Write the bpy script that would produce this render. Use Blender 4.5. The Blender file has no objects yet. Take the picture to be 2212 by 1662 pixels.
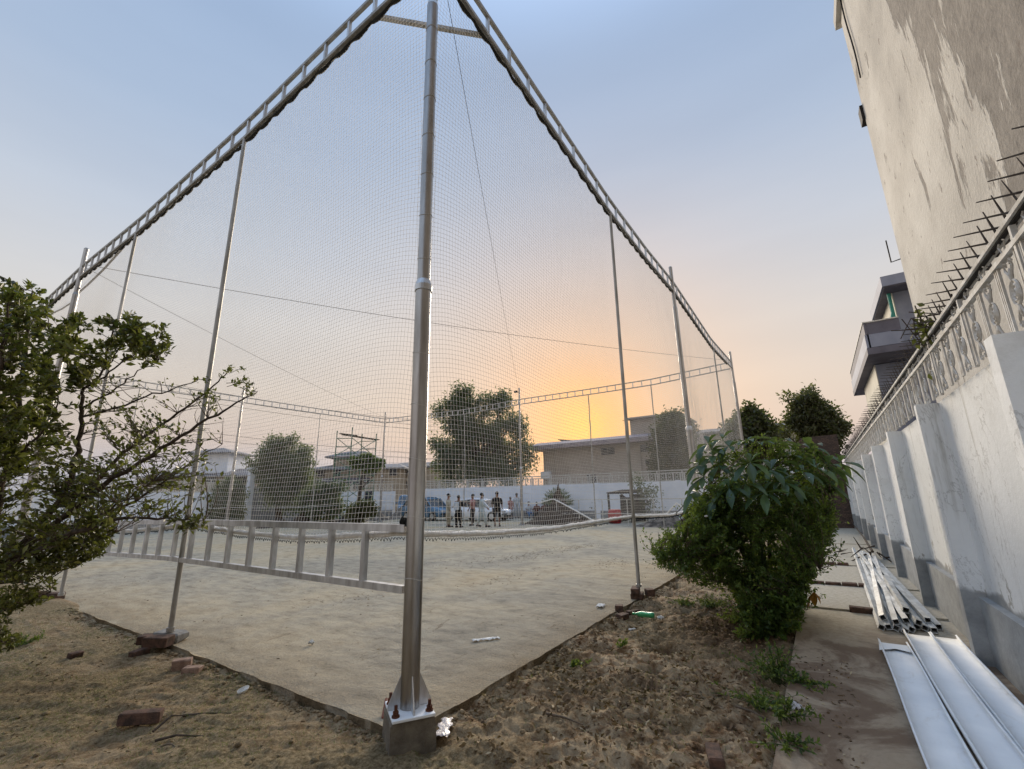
import bpy, math, random
import numpy as np
from mathutils import Vector, Matrix
random.seed(7); R = np.random.RandomState(11)
sc = bpy.context.scene
COL = sc.collection
# ------------------------------------------------------------------ camera geometry (world = court frame, corner pole at the origin)
FPX, PIT, ROLL, HC = 972.99, .24518, -.01796, 1.5
PHI = .98675
AX, AY = -.7253, 3.4491
E1 = np.array([math.cos(PHI), math.sin(PHI)]); E2 = np.array([-math.sin(PHI), math.cos(PHI)])
def c2w(v, pt=True):
    q = np.array(v[:2], float) - (np.array([AX, AY]) if pt else 0)
    return np.array([q @ E1, q @ E2, v[2]])
CAM = c2w((0, 0, HC))
def ray(x, y):
    a = (x-1106)/FPX; b = -(y-831)/FPX
    c, s = math.cos(ROLL), math.sin(ROLL); u = a*c-b*s; v = a*s+b*c
    c, s = math.cos(PIT), math.sin(PIT)
    return np.array([u, c-v*s, s+v*c])
def rw(x, y): return c2w(ray(x, y), False)
def G(x, y, z=0.):      # where the sight line meets height z
    r = rw(x, y); return CAM + r*((z-HC)/r[2])
def PX(x, y, X): r = rw(x, y); return CAM + r*((X-CAM[0])/r[0])
def PY(x, y, Y): r = rw(x, y); return CAM + r*((Y-CAM[1])/r[1])
def PD(x, y, D): return CAM + rw(x, y)*(D/ray(x, y)[1])
cam_d = bpy.data.cameras.new('camera'); cam = bpy.data.objects.new('camera', cam_d); COL.objects.link(cam)
cr, cp = ROLL, PIT
rt = np.array([1, 0, 0.]); up = np.array([0, -math.sin(cp), math.cos(cp)]); fw = np.array([0, math.cos(cp), math.sin(cp)])
Rx = math.cos(cr)*rt + math.sin(cr)*up; Ux = -math.sin(cr)*rt + math.cos(cr)*up
cols = [c2w(v, False) for v in (Rx, Ux, -fw)]
M = Matrix.Identity(4)
for j, c in enumerate(cols):
    for i in range(3): M[i][j] = c[i]
for i in range(3): M[i][3] = CAM[i]
cam.matrix_world = M
cam_d.lens = FPX/2212*36; cam_d.sensor_width = 36; cam_d.clip_start = .05; cam_d.clip_end = 2000
sc.camera = cam
# ------------------------------------------------------------------ sky, sun, exposure
sc.view_settings.view_transform = 'Standard'; sc.view_settings.look = 'None'
sc.view_settings.exposure = 0.5; sc.view_settings.gamma = 1
def lin(r, g, b):
    f = lambda c: (c/255/12.92 if c/255 <= .04045 else ((c/255+.055)/1.055)**2.4)
    return (f(r), f(g), f(b), 1)
world = bpy.data.worlds.new('World'); sc.world = world; world.use_nodes = True
wn = world.node_tree.nodes; wl = world.node_tree.links; wn.clear()
def wnode(t, **k):
    n = wn.new(t)
    for a, b in k.items(): setattr(n, a, b)
    return n
SUND = rw(1262, 925); SUND = SUND/np.linalg.norm(SUND)
SUN_EL = math.asin(SUND[2]); SUN_AZ = math.atan2(SUND[0], SUND[1])
tc = wnode('ShaderNodeTexCoord')
nrm = wnode('ShaderNodeVectorMath', operation='NORMALIZE'); wl.new(tc.outputs['Generated'], nrm.inputs[0])
sep = wnode('ShaderNodeSeparateXYZ'); wl.new(nrm.outputs[0], sep.inputs[0])
ramp = wnode('ShaderNodeValToRGB'); wl.new(sep.outputs['Z'], ramp.inputs[0])
stops = [(0, (158, 163, 178)), (.05, (168, 167, 178)), (.115, (188, 173, 165)), (.2, (191, 181, 172)), (.33, (184, 183, 183)), (.47, (168, 176, 188)),
         (.62, (148, 164, 186)), (.8, (134, 155, 184))]
el = ramp.color_ramp.elements
while len(el) < len(stops): el.new(.5)
for e, (p, c) in zip(el, stops): e.position = p; e.color = lin(*c)
dot = wnode('ShaderNodeVectorMath', operation='DOT_PRODUCT'); wl.new(nrm.outputs[0], dot.inputs[0]); dot.inputs[1].default_value = tuple(SUND)
def wm(op, a, b=None):
    n = wnode('ShaderNodeMath', operation=op)
    for i, x in enumerate((a, b)):
        if x is None: continue
        if isinstance(x, (int, float)): n.inputs[i].default_value = x
        else: wl.new(x, n.inputs[i])
    return n.outputs[0]
dpos = wm('MAXIMUM', dot.outputs['Value'], 0.0)
def glow(prev, power, colour, amt):
    f = wm('MULTIPLY', wm('POWER', dpos, power), amt)
    mx = wnode('ShaderNodeMix', data_type='RGBA', blend_type='MIX'); mx.clamp_factor = True
    wl.new(f, mx.inputs['Factor']); wl.new(prev, mx.inputs['A']); mx.inputs['B'].default_value = colour
    return mx.outputs['Result']
c = glow(ramp.outputs[0], 7, lin(206, 184, 162), .42)
c = glow(c, 22, lin(222, 166, 122), .52)
c = glow(c, 120, lin(232, 158, 76), .75)
c = glow(c, 800, lin(234, 184, 90), .6)
# the dome above the picture is brighter: fill light added overhead, out of view, to lift ground and walls
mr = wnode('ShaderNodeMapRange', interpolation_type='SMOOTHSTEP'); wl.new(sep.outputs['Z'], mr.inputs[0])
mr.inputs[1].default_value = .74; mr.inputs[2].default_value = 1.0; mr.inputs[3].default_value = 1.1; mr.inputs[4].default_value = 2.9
sky = wnode('ShaderNodeTexSky'); sky.sky_type = 'NISHITA'; sky.sun_disc = False
sky.sun_elevation = max(SUN_EL, .02); sky.sun_rotation = SUN_AZ; sky.dust_density = 4; sky.air_density = 1.2
hz_m = wnode('ShaderNodeMapping'); hz_m.inputs['Scale'].default_value = (1.2, 1.2, 7); wl.new(nrm.outputs[0], hz_m.inputs[0])
hz_n = wnode('ShaderNodeTexNoise'); hz_n.inputs['Scale'].default_value = 1.6; hz_n.inputs['Detail'].default_value = 5; wl.new(hz_m.outputs[0], hz_n.inputs['Vector'])
hz_r = wnode('ShaderNodeValToRGB'); wl.new(hz_n.outputs[0], hz_r.inputs[0]); hz_r.color_ramp.elements[0].position = .3; hz_r.color_ramp.elements[0].color = (.94, .945, .955, 1); hz_r.color_ramp.elements[1].position = .7; hz_r.color_ramp.elements[1].color = (1, 1, 1, 1)
hz_x = wnode('ShaderNodeMix', data_type='RGBA', blend_type='MULTIPLY'); hz_x.inputs['Factor'].default_value = 1; wl.new(c, hz_x.inputs['A']); wl.new(hz_r.outputs[0], hz_x.inputs['B']); c = hz_x.outputs['Result']
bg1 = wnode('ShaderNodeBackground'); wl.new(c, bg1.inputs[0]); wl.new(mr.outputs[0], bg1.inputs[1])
bg2 = wnode('ShaderNodeBackground'); wl.new(sky.outputs[0], bg2.inputs[0]); bg2.inputs[1].default_value = .05
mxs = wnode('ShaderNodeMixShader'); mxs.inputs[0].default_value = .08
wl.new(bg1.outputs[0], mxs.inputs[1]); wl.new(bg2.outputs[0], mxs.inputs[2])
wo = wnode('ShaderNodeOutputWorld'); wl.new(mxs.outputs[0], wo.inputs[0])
sun_d = bpy.data.lights.new('sun', 'SUN'); sun = bpy.data.objects.new('sun', sun_d); COL.objects.link(sun)
sun_d.energy = 3.4; sun_d.angle = math.radians(26); sun_d.color = (1, .87, .7)
sdir = SUND.copy(); sdir[2] = math.tan(math.radians(16))*math.hypot(sdir[0], sdir[1])
sun.rotation_euler = Vector(sdir).to_track_quat('Z', 'Y').to_euler()
# ------------------------------------------------------------------ materials
MATS = {}
def mat(name): 
    m = bpy.data.materials.new(name); m.use_nodes = True; MATS[name] = m
    return m, m.node_tree.nodes, m.node_tree.links, m.node_tree.nodes['Principled BSDF']
def nz(N, L, scale, detail=5, rough=.55, stretch=None, dist=0, coord='Object'):
    t = N.new('ShaderNodeTexCoord'); n = N.new('ShaderNodeTexNoise')
    n.inputs['Scale'].default_value = scale; n.inputs['Detail'].default_value = detail; n.inputs['Roughness'].default_value = rough
    n.inputs['Distortion'].default_value = dist
    if coord == 'World': src = N.new('ShaderNodeNewGeometry').outputs['Position']
    else: src = t.outputs[coord]
    if stretch:
        mp = N.new('ShaderNodeMapping'); mp.inputs['Scale'].default_value = stretch
        L.new(src, mp.inputs[0]); src = mp.outputs[0]
    L.new(src, n.inputs['Vector'])
    return n.outputs[0]
def rmp(N, L, fac, stops):
    r = N.new('ShaderNodeValToRGB'); e = r.color_ramp.elements
    while len(e) < len(stops): e.new(.5)
    for x, (p, c) in zip(e, stops):
        x.position = p; x.color = c if len(c) == 4 else (*c, 1)
    L.new(fac, r.inputs[0]); return r.outputs[0]
def mixc(N, L, fac, a, b, mode='MIX'):
    m = N.new('ShaderNodeMix'); m.data_type = 'RGBA'; m.blend_type = mode; m.clamp_factor = True
    for s, x in (('Factor', fac), ('A', a), ('B', b)):
        if isinstance(x, (int, float)): m.inputs[s].default_value = x
        elif isinstance(x, tuple): m.inputs[s].default_value = x if len(x) == 4 else (*x, 1)
        else: L.new(x, m.inputs[s])
    return m.outputs['Result']
def mth(N, L, op, a, b=0.):
    n = N.new('ShaderNodeMath'); n.operation = op
    for i, x in enumerate((a, b)):
        if isinstance(x, (int, float)): n.inputs[i].default_value = x
        else: L.new(x, n.inputs[i])
    return n.outputs[0]
def bump(N, L, P, h, strength=.3, dist=.02):
    b = N.new('ShaderNodeBump'); b.inputs['Strength'].default_value = strength; b.inputs['Distance'].default_value = dist
    L.new(h, b.inputs['Height']); L.new(b.outputs[0], P.inputs['Normal'])
def g(x): return (x, x, x, 1)
def simple(name, c1, c2=None, scale=3, rough=.8, metal=0, bs=.25, bd=.01, detail=6, stretch=None, lo=.35, hi=.65, spec=.3, coord='World'):
    m, N, L, P = mat(name)
    c2 = c2 or tuple(x*.75 for x in c1)
    f = nz(N, L, scale, detail, .6, stretch, coord=coord)
    L.new(rmp(N, L, f, [(lo, c2), (hi, c1)]), P.inputs['Base Color'])
    P.inputs['Roughness'].default_value = rough; P.inputs['Metallic'].default_value = metal; P.inputs['Specular IOR Level'].default_value = spec
    if bs: bump(N, L, P, nz(N, L, scale*6, 4, .6, stretch, coord=coord), bs, bd)
    return m
simple('galv', (.72, .73, .74), (.45, .45, .45), 14, .42, .85, .1, .002, stretch=(1, 1, .25), spec=.5)
simple('galv_pole', (.5, .49, .48), (.3, .285, .27), 10, .34, 1, .1, .002, stretch=(1, 1, .15), spec=.5)
simple('galv_dull', (.5, .49, .47), (.3, .285, .25), 9, .55, .6, .1, .002, stretch=(1, 1, .3))
simple('dark_metal', (.035, .03, .028), (.018, .016, .015), 8, .75, .1, .1)
simple('rust', (.16, .06, .03), (.05, .02, .015), 40, .9, .2, .3)
simple('net_white', (.62, .6, .55), (.5, .48, .43), 3, .9, bs=0)
m, N, L, P = mat('net_cord'); P.inputs['Base Color'].default_value = (.8, .78, .74, 1); P.inputs['Roughness'].default_value = .8
t = N.new('ShaderNodeBsdfTranslucent'); t.inputs[0].default_value = (.85, .83, .8, 1); mx = N.new('ShaderNodeMixShader'); mx.inputs[0].default_value = .5
L.new(P.outputs[0], mx.inputs[1]); L.new(t.outputs[0], mx.inputs[2]); L.new(mx.outputs[0], N['Material Output'].inputs[0])
simple('net_roll', (.9, .88, .83), (.68, .65, .6), 25, .95, bs=.6, bd=.01)
simple('net_dark', (.035, .035, .03), (.02, .02, .018), 20, .95, bs=.5)
simple('brick', (.15, .085, .06), (.055, .038, .03), 18, .95, bs=.6, bd=.01)
simple('brick_pale', (.36, .25, .19), (.2, .13, .1), 18, .95, bs=.6, bd=.01)
simple('mortar', (.3, .29, .27), (.2, .19, .18), 18, .95, bs=.6)
simple('white_steel', (.66, .65, .62), (.45, .42, .37), 14, .8, 0, .1, .002)
simple('white_far', (.84, .87, .93), (.72, .77, .85), 1.2, .8, bs=.1)
simple('grey_far', (.3, .31, .33), (.2, .21, .22), 1.5, .9, bs=.1)
simple('spike', (.13, .12, .11), (.07, .05, .04), 30, .7, .4, .2)
simple('bark', (.1, .075, .055), (.04, .03, .022), 30, .95, bs=.6, stretch=(1, 1, .3))
simple('twig', (.16, .12, .085), (.07, .055, .04), 30, .9, bs=.2)
simple('blue_grey', (.3, .32, .4), (.22, .24, .31), 1.5, .8, bs=.1)
simple('cream', (.66, .62, .52), (.5, .47, .39), 1.2, .85, bs=.15)
simple('slab_dark', (.16, .155, .19), (.11, .105, .13), 2, .85, bs=.1)
simple('green_pipe', (.05, .3, .24), None, 5, .5, bs=0)
simple('scaff_green', (.11, .24, .15), (.07, .14, .1), 8, .6, .1, 0)
simple('board', (.09, .06, .04), None, 8, .9, bs=.3)
simple('tan_wall', (.42, .36, .28), (.33, .28, .22), .6, .9, bs=.1)
simple('roof_grey', (.25, .24, .25), (.17, .165, .17), 1.2, .9, bs=.3)
simple('eave', (.36, .3, .32), (.27, .23, .25), 1.0, .9, bs=.1)
simple('bld_grey', (.47, .41, .36), (.37, .32, .28), .7, .9, bs=.1)
simple('window_dark', (.035, .035, .04), (.02, .02, .022), 2, .25, 0, 0, spec=.5)
simple('car_white', (.75, .77, .8), (.7, .72, .75), 2, .25, 0, 0, spec=.5)
simple('car_blue', (.1, .2, .3), (.07, .15, .24), 2, .25, .2, 0, spec=.5)
simple('tyre', (.02, .02, .02), None, 8, .9, bs=0)
simple('lamp_glass', (.6, .6, .6), None, 8, .15, .3, 0)
simple('glass_dark', (.03, .04, .05), None, 2, .08, 0, 0, spec=.6)
simple('skin', (.26, .14, .09), (.2, .1, .065), 8, .6, bs=0)
simple('hair', (.012, .01, .009), None, 20, .8, bs=0)
for n, c in dict(cl_beige=(.42, .38, .29), cl_black=(.02, .02, .022), cl_dark=(.06, .05, .05), cl_pink=(.5, .26, .24), cl_white=(.6, .64, .68), cl_mint=(.5, .56, .56), cl_maroon=(.13, .04, .04), cl_blue=(.07, .2, .42), cl_navy=(.03, .035, .06)).items():
    simple(n, c, tuple(x*.7 for x in c), 9, .95, bs=.5, bd=.02)
simple('red_plastic', (.45, .03, .035), (.35, .02, .03), 6, .5, bs=0)
simple('paper', (.78, .78, .76), (.6, .6, .58), 10, .7, bs=.3)
simple('brown_paint', (.28, .1, .06), (.16, .06, .04), 30, .6, bs=.2)
simple('concrete_block', (.2, .175, .135), (.11, .095, .075), 9, .95, bs=.6, bd=.015)
# translucent thin plastic
m, N, L, P = mat('clear_plastic'); P.inputs['Base Color'].default_value = (.8, .76, .76, 1); P.inputs['Roughness'].default_value = .25
P.inputs['Transmission Weight'].default_value = .35; bump(N, L, P, nz(N, L, 60, 4), .8, .01)
m, N, L, P = mat('green_plastic'); P.inputs['Base Color'].default_value = (.05, .36, .14, 1); P.inputs['Roughness'].default_value = .3
P.inputs['Transmission Weight'].default_value = .2
# channel sheet metal
m, N, L, P = mat('sheet_white')
a = rmp(N, L, nz(N, L, 2.5, 5, .6, coord='World'), [(.3, (.72, .75, .78)), (.7, (.88, .9, .91))])
a = mixc(N, L, rmp(N, L, nz(N, L, 5, 8, .75, coord='World', dist=.5, stretch=(.5, 1, 1)), [(.55, g(0)), (.72, g(.6))]), a, (.52, .48, .42)); L.new(a, P.inputs['Base Color'])
P.inputs['Metallic'].default_value = 0
L.new(rmp(N, L, nz(N, L, 8, 5, .6, coord='World'), [(.3, g(.55)), (.7, g(.75))]), P.inputs['Roughness'])
bump(N, L, P, nz(N, L, 5, 2, .5, coord='World'), .15, .01)
# leaves
def leafmat(name, ramp_, trans=.35, rough=.5):
    m, N, L, P = mat(name); out = N['Material Output']
    a = N.new('ShaderNodeAttribute'); a.attribute_name = 'rnd'
    col = rmp(N, L, a.outputs['Fac'], ramp_)
    L.new(col, P.inputs['Base Color']); P.inputs['Roughness'].default_value = rough; P.inputs['Specular IOR Level'].default_value = .4
    t = N.new('ShaderNodeBsdfTranslucent'); L.new(mixc(N, L, .5, col, (.25, .32, .03)), t.inputs[0])
    mx = N.new('ShaderNodeMixShader'); mx.inputs[0].default_value = trans
    L.new(P.outputs[0], mx.inputs[1]); L.new(t.outputs[0], mx.inputs[2]); L.new(mx.outputs[0], out.inputs[0])
leafmat('leaf_left', [(0, (.03, .022, .013)), (.35, (.055, .05, .02)), (.65, (.115, .115, .036)), (.87, (.27, .27, .07)), (1, (.55, .48, .13))], .33, .35)
leafmat('leaf_bush', [(0, (.025, .055, .018)), (.4, (.055, .1, .026)), (.75, (.11, .18, .035)), (1, (.26, .32, .06))], .4)
leafmat('leaf_palm', [(0, (.03, .065, .042)), (.5, (.055, .11, .06)), (1, (.11, .19, .07))], .3, .4)
leafmat('leaf_far', [(0, (.05, .07, .055)), (.5, (.1, .13, .085)), (1, (.17, .2, .11))], .35, .7)
leafmat('leaf_dark', [(0, (.04, .035, .02)), (.5, (.07, .07, .035)), (1, (.12, .115, .045))], .3, .6)
leafmat('leaf_dry', [(0, (.06, .035, .02)), (.5, (.16, .1, .055)), (.85, (.26, .18, .1)), (1, (.42, .34, .22))], .05, .9)
leafmat('leaf_orange', [(0, (.3, .12, .02)), (1, (.45, .22, .04))], .3, .6)
leafmat('grass', [(0, (.05, .08, .025)), (.6, (.1, .14, .04)), (1, (.2, .22, .08))], .3, .7)
# dirt
m, N, L, P = mat('dirt')
gp = N.new('ShaderNodeNewGeometry')
n1 = nz(N, L, .9, 7, .62, coord='World'); n2 = nz(N, L, 7, 8, .7, coord='World', dist=.6); n3 = nz(N, L, 34, 6, .7, coord='World')
base = rmp(N, L, n2, [(.33, (.06, .032, .018)), (.42, (.23, .135, .07)), (.51, (.38, .28, .175)), (.66, (.55, .43, .285))])
mossy = rmp(N, L, n3, [(.35, (.1, .072, .035)), (.62, (.33, .26, .155))])
gx = N.new('ShaderNodeSeparateXYZ'); L.new(gp.outputs['Position'], gx.inputs[0])
lf = N.new('ShaderNodeMapRange'); L.new(gx.outputs[0], lf.inputs[0]); lf.inputs[1].default_value = .15; lf.inputs[2].default_value = -.2; lf.inputs[3].default_value = 0; lf.inputs[4].default_value = .55
col = mixc(N, L, mth(N, L, 'ADD', rmp(N, L, n1, [(.42, g(0)), (.6, g(.75))]), lf.outputs[0]), base, mossy)
att = N.new('ShaderNodeAttribute'); att.attribute_name = 'dark_tone'
col = mixc(N, L, att.outputs['Fac'], col, (.1, .065, .04))
speck = rmp(N, L, nz(N, L, 70, 3, .8, coord='World'), [(.34, g(1)), (.4, g(0))])
col = mixc(N, L, mth(N, L, 'MULTIPLY', speck, .6), col, (.07, .045, .03))
L.new(col, P.inputs['Base Color']); P.inputs['Roughness'].default_value = .97; P.inputs['Specular IOR Level'].default_value = .1
bump(N, L, P, nz(N, L, 45, 6, .75, coord='World'), 1, .025)
# court surface
m, N, L, P = mat('court')
n1 = nz(N, L, .22, 8, .62, coord='World', dist=.4); n2 = nz(N, L, 5, 8, .7, coord='World', stretch=(1, .45, 1)); n3 = nz(N, L, 55, 5, .7, coord='World')
a = rmp(N, L, n1, [(.4, (.2, .2, .185)), (.46, (.33, .3, .24)), (.53, (.44, .365, .25)), (.62, (.46, .345, .2))])
a = mixc(N, L, .55, a, rmp(N, L, n2, [(.32, (.18, .155, .11)), (.42, (.38, .325, .24)), (.58, (.55, .475, .35))]))
sp = rmp(N, L, nz(N, L, 3.2, 6, .75, coord='World', dist=1.2, stretch=(.6, 1.6, 1)), [(.33, g(1)), (.39, g(0))])
a = mixc(N, L, mth(N, L, 'MULTIPLY', sp, .75), a, (.17, .13, .085))
a = mixc(N, L, mth(N, L, 'MULTIPLY', rmp(N, L, n3, [(.32, g(1)), (.4, g(0))]), .45), a, (.3, .26, .2))
edge = N.new('ShaderNodeAttribute'); edge.attribute_name = 'dark_tone'
a = mixc(N, L, edge.outputs['Fac'], a, rmp(N, L, n3, [(.35, (.12, .09, .06)), (.65, (.36, .28, .18))]))
L.new(a, P.inputs['Base Color']); P.inputs['Roughness'].default_value = 1; P.inputs['Specular IOR Level'].default_value = .02
hh = mth(N, L, 'ADD', nz(N, L, 4, 6, .65, coord='World'), mth(N, L, 'MULTIPLY', nz(N, L, 40, 5, .7, coord='World'), .3))
bump(N, L, P, hh, 1, .06)
# path concrete
m, N, L, P = mat('path')
n1 = nz(N, L, 1.1, 8, .68, coord='World', dist=.7); n2 = nz(N, L, 16, 7, .7, coord='World')
gx = N.new('ShaderNodeSeparateXYZ'); L.new(N.new('ShaderNodeNewGeometry').outputs['Position'], gx.inputs[0])
near = N.new('ShaderNodeMapRange'); L.new(gx.outputs[0], near.inputs[0]); near.inputs[1].default_value = 3.4; near.inputs[2].default_value = 4.8; near.inputs[3].default_value = 1; near.inputs[4].default_value = 0
a = rmp(N, L, n2, [(.3, (.32, .28, .21)), (.6, (.47, .42, .33))])
st = mth(N, L, 'MULTIPLY', rmp(N, L, n1, [(.45, g(0)), (.55, g(1))]), near.outputs[0])
a = mixc(N, L, mth(N, L, 'MULTIPLY', near.outputs[0], .65), a, (.25, .17, .1)); a = mixc(N, L, mth(N, L, 'MULTIPLY', st, .8), a, (.12, .07, .04))
L.new(a, P.inputs['Base Color']); P.inputs['Roughness'].default_value = .92
bump(N, L, P, n2, .6, .012)
# painted wall, weathered, with drip stains and a bare plaster base coat above the plinth
def wallmat(name, c1, c2, stain, plinth=None, amt=.7, scale=.8):
    m, N, L, P = mat(name)
    a = rmp(N, L, nz(N, L, scale, 7, .6, coord='World'), [(.35, c2), (.65, c1)])
    drip = rmp(N, L, nz(N, L, 7, 6, .7, coord='World', stretch=(1, 1, .07), dist=.1), [(.58, g(0)), (.68, g(1))])
    blot = rmp(N, L, nz(N, L, 2.2, 7, .7, coord='World'), [(.5, g(0)), (.7, g(1))])
    gx = N.new('ShaderNodeSeparateXYZ'); L.new(N.new('ShaderNodeNewGeometry').outputs['Position'], gx.inputs[0])
    top = N.new('ShaderNodeMapRange'); L.new(gx.outputs[2], top.inputs[0]); top.inputs[1].default_value = .9; top.inputs[2].default_value = 2.3; top.inputs[3].default_value = .15; top.inputs[4].default_value = 1
    s = mth(N, L, 'MULTIPLY', mth(N, L, 'MULTIPLY', drip, top.outputs[0]), amt)
    a = mixc(N, L, s, a, stain)
    a = mixc(N, L, mth(N, L, 'MULTIPLY', mth(N, L, 'MULTIPLY', blot, top.outputs[0]), .3), a, stain)
    if plinth:
        wob = mth(N, L, 'ADD', gx.outputs[2], mth(N, L, 'MULTIPLY', nz(N, L, 1.4, 4, .5, coord='World'), -.34))
        e = N.new('ShaderNodeMapRange'); L.new(wob, e.inputs[0]); e.inputs[1].default_value = .42; e.inputs[2].default_value = .46; e.inputs[3].default_value = 1; e.inputs[4].default_value = 0
        pc = rmp(N, L, nz(N, L, 5, 7, .7, coord='World'), [(.3, plinth[1]), (.7, plinth[0])])
        pe = N.new('ShaderNodeMapRange'); L.new(gx.outputs[2], pe.inputs[0]); pe.inputs[1].default_value = .55; pe.inputs[2].default_value = 1.1; pe.inputs[3].default_value = .1; pe.inputs[4].default_value = -.08
        pk = mth(N, L, 'ADD', nz(N, L, 3.2, 8, .72, coord='World', stretch=(1, 1, .7)), pe.outputs[0])
        a = mixc(N, L, rmp(N, L, pk, [(.62, g(0)), (.65, g(.8))]), a, rmp(N, L, nz(N, L, 12, 6, .7, coord='World'), [(.35, (.2, .17, .13)), (.6, (.5, .48, .43))]))
        ck = nz(N, L, 1.6, 9, .6, coord='World', dist=1.5, stretch=(1, 1, .5)); ln_ = mth(N, L, 'ABSOLUTE', mth(N, L, 'SUBTRACT', ck, .5))
        a = mixc(N, L, rmp(N, L, ln_, [(.002, g(.55)), (.006, g(0))]), a, (.3, .29, .27))
        a = mixc(N, L, e.outputs[0], a, pc)
    L.new(a, P.inputs['Base Color']); P.inputs['Roughness'].default_value = .85; P.inputs['Specular IOR Level'].default_value = .25
    bump(N, L, P, nz(N, L, 22, 6, .65, coord='World'), .4, .012)
wallmat('wall_white', (.86, .87, .86), (.74, .75, .74), (.3, .28, .23), ((.4, .41, .41), (.25, .26, .26)))
wallmat('wall_old', (.52, .5, .44), (.4, .37, .31), (.17, .15, .12), amt=.5)
# bare old render of the tall building: big peeled streaks
m, N, L, P = mat('tall_render')
a = rmp(N, L, nz(N, L, .5, 8, .65, coord='World'), [(.3, (.33, .31, .28)), (.48, (.46, .435, .39)), (.66, (.58, .555, .505))])
gx = N.new('ShaderNodeSeparateXYZ'); L.new(N.new('ShaderNodeNewGeometry').outputs['Position'], gx.inputs[0])
side = N.new('ShaderNodeMapRange'); L.new(mth(N, L, 'SUBTRACT', gx.outputs[0], mth(N, L, 'MULTIPLY', gx.outputs[2], .28)), side.inputs[0])
side.inputs[1].default_value = 3.1; side.inputs[2].default_value = 1.6; side.inputs[3].default_value = -.13; side.inputs[4].default_value = .12
pn = mth(N, L, 'ADD', nz(N, L, 1.15, 7, .62, coord='World', stretch=(1.6, 1, .42), dist=.35), side.outputs[0])
peel = rmp(N, L, pn, [(.5, g(0)), (.53, g(1))])
a = mixc(N, L, mth(N, L, 'MULTIPLY', peel, .95), a, rmp(N, L, nz(N, L, 6, 6, .7, coord='World'), [(.3, (.12, .105, .09)), (.7, (.26, .235, .205))]))
chip = rmp(N, L, nz(N, L, 4.5, 6, .7, coord='World', stretch=(1.3, 1, .6)), [(.34, g(1)), (.375, g(0))])
a = mixc(N, L, mth(N, L, 'MULTIPLY', chip, .75), a, (.16, .13, .11))
L.new(a, P.inputs['Base Color']); P.inputs['Roughness'].default_value = .93
hh = mth(N, L, 'SUBTRACT', nz(N, L, 18, 6, .65, coord='World'), mth(N, L, 'MULTIPLY', peel, .5))
bump(N, L, P, hh, .6, .02)
# brickwork
m, N, L, P = mat('brickwork')
t = N.new('ShaderNodeTexBrick'); t.inputs['Scale'].default_value = 4.3; t.inputs['Color1'].default_value = (.13, .085, .065, 1); t.inputs['Color2'].default_value = (.07, .05, .04, 1)
t.inputs['Mortar'].default_value = (.03, .025, .02, 1); t.inputs['Mortar Size'].default_value = .02
sx_ = N.new('ShaderNodeSeparateXYZ'); cx_ = N.new('ShaderNodeCombineXYZ'); L.new(N.new('ShaderNodeNewGeometry').outputs['Position'], sx_.inputs[0]); L.new(sx_.outputs[1], cx_.inputs[0]); L.new(sx_.outputs[2], cx_.inputs[1]); L.new(cx_.outputs[0], t.inputs['Vector'])
L.new(t.outputs[0], P.inputs['Base Color']); P.inputs['Roughness'].default_value = .95; bump(N, L, P, t.outputs[1], -.6, .02)
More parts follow.
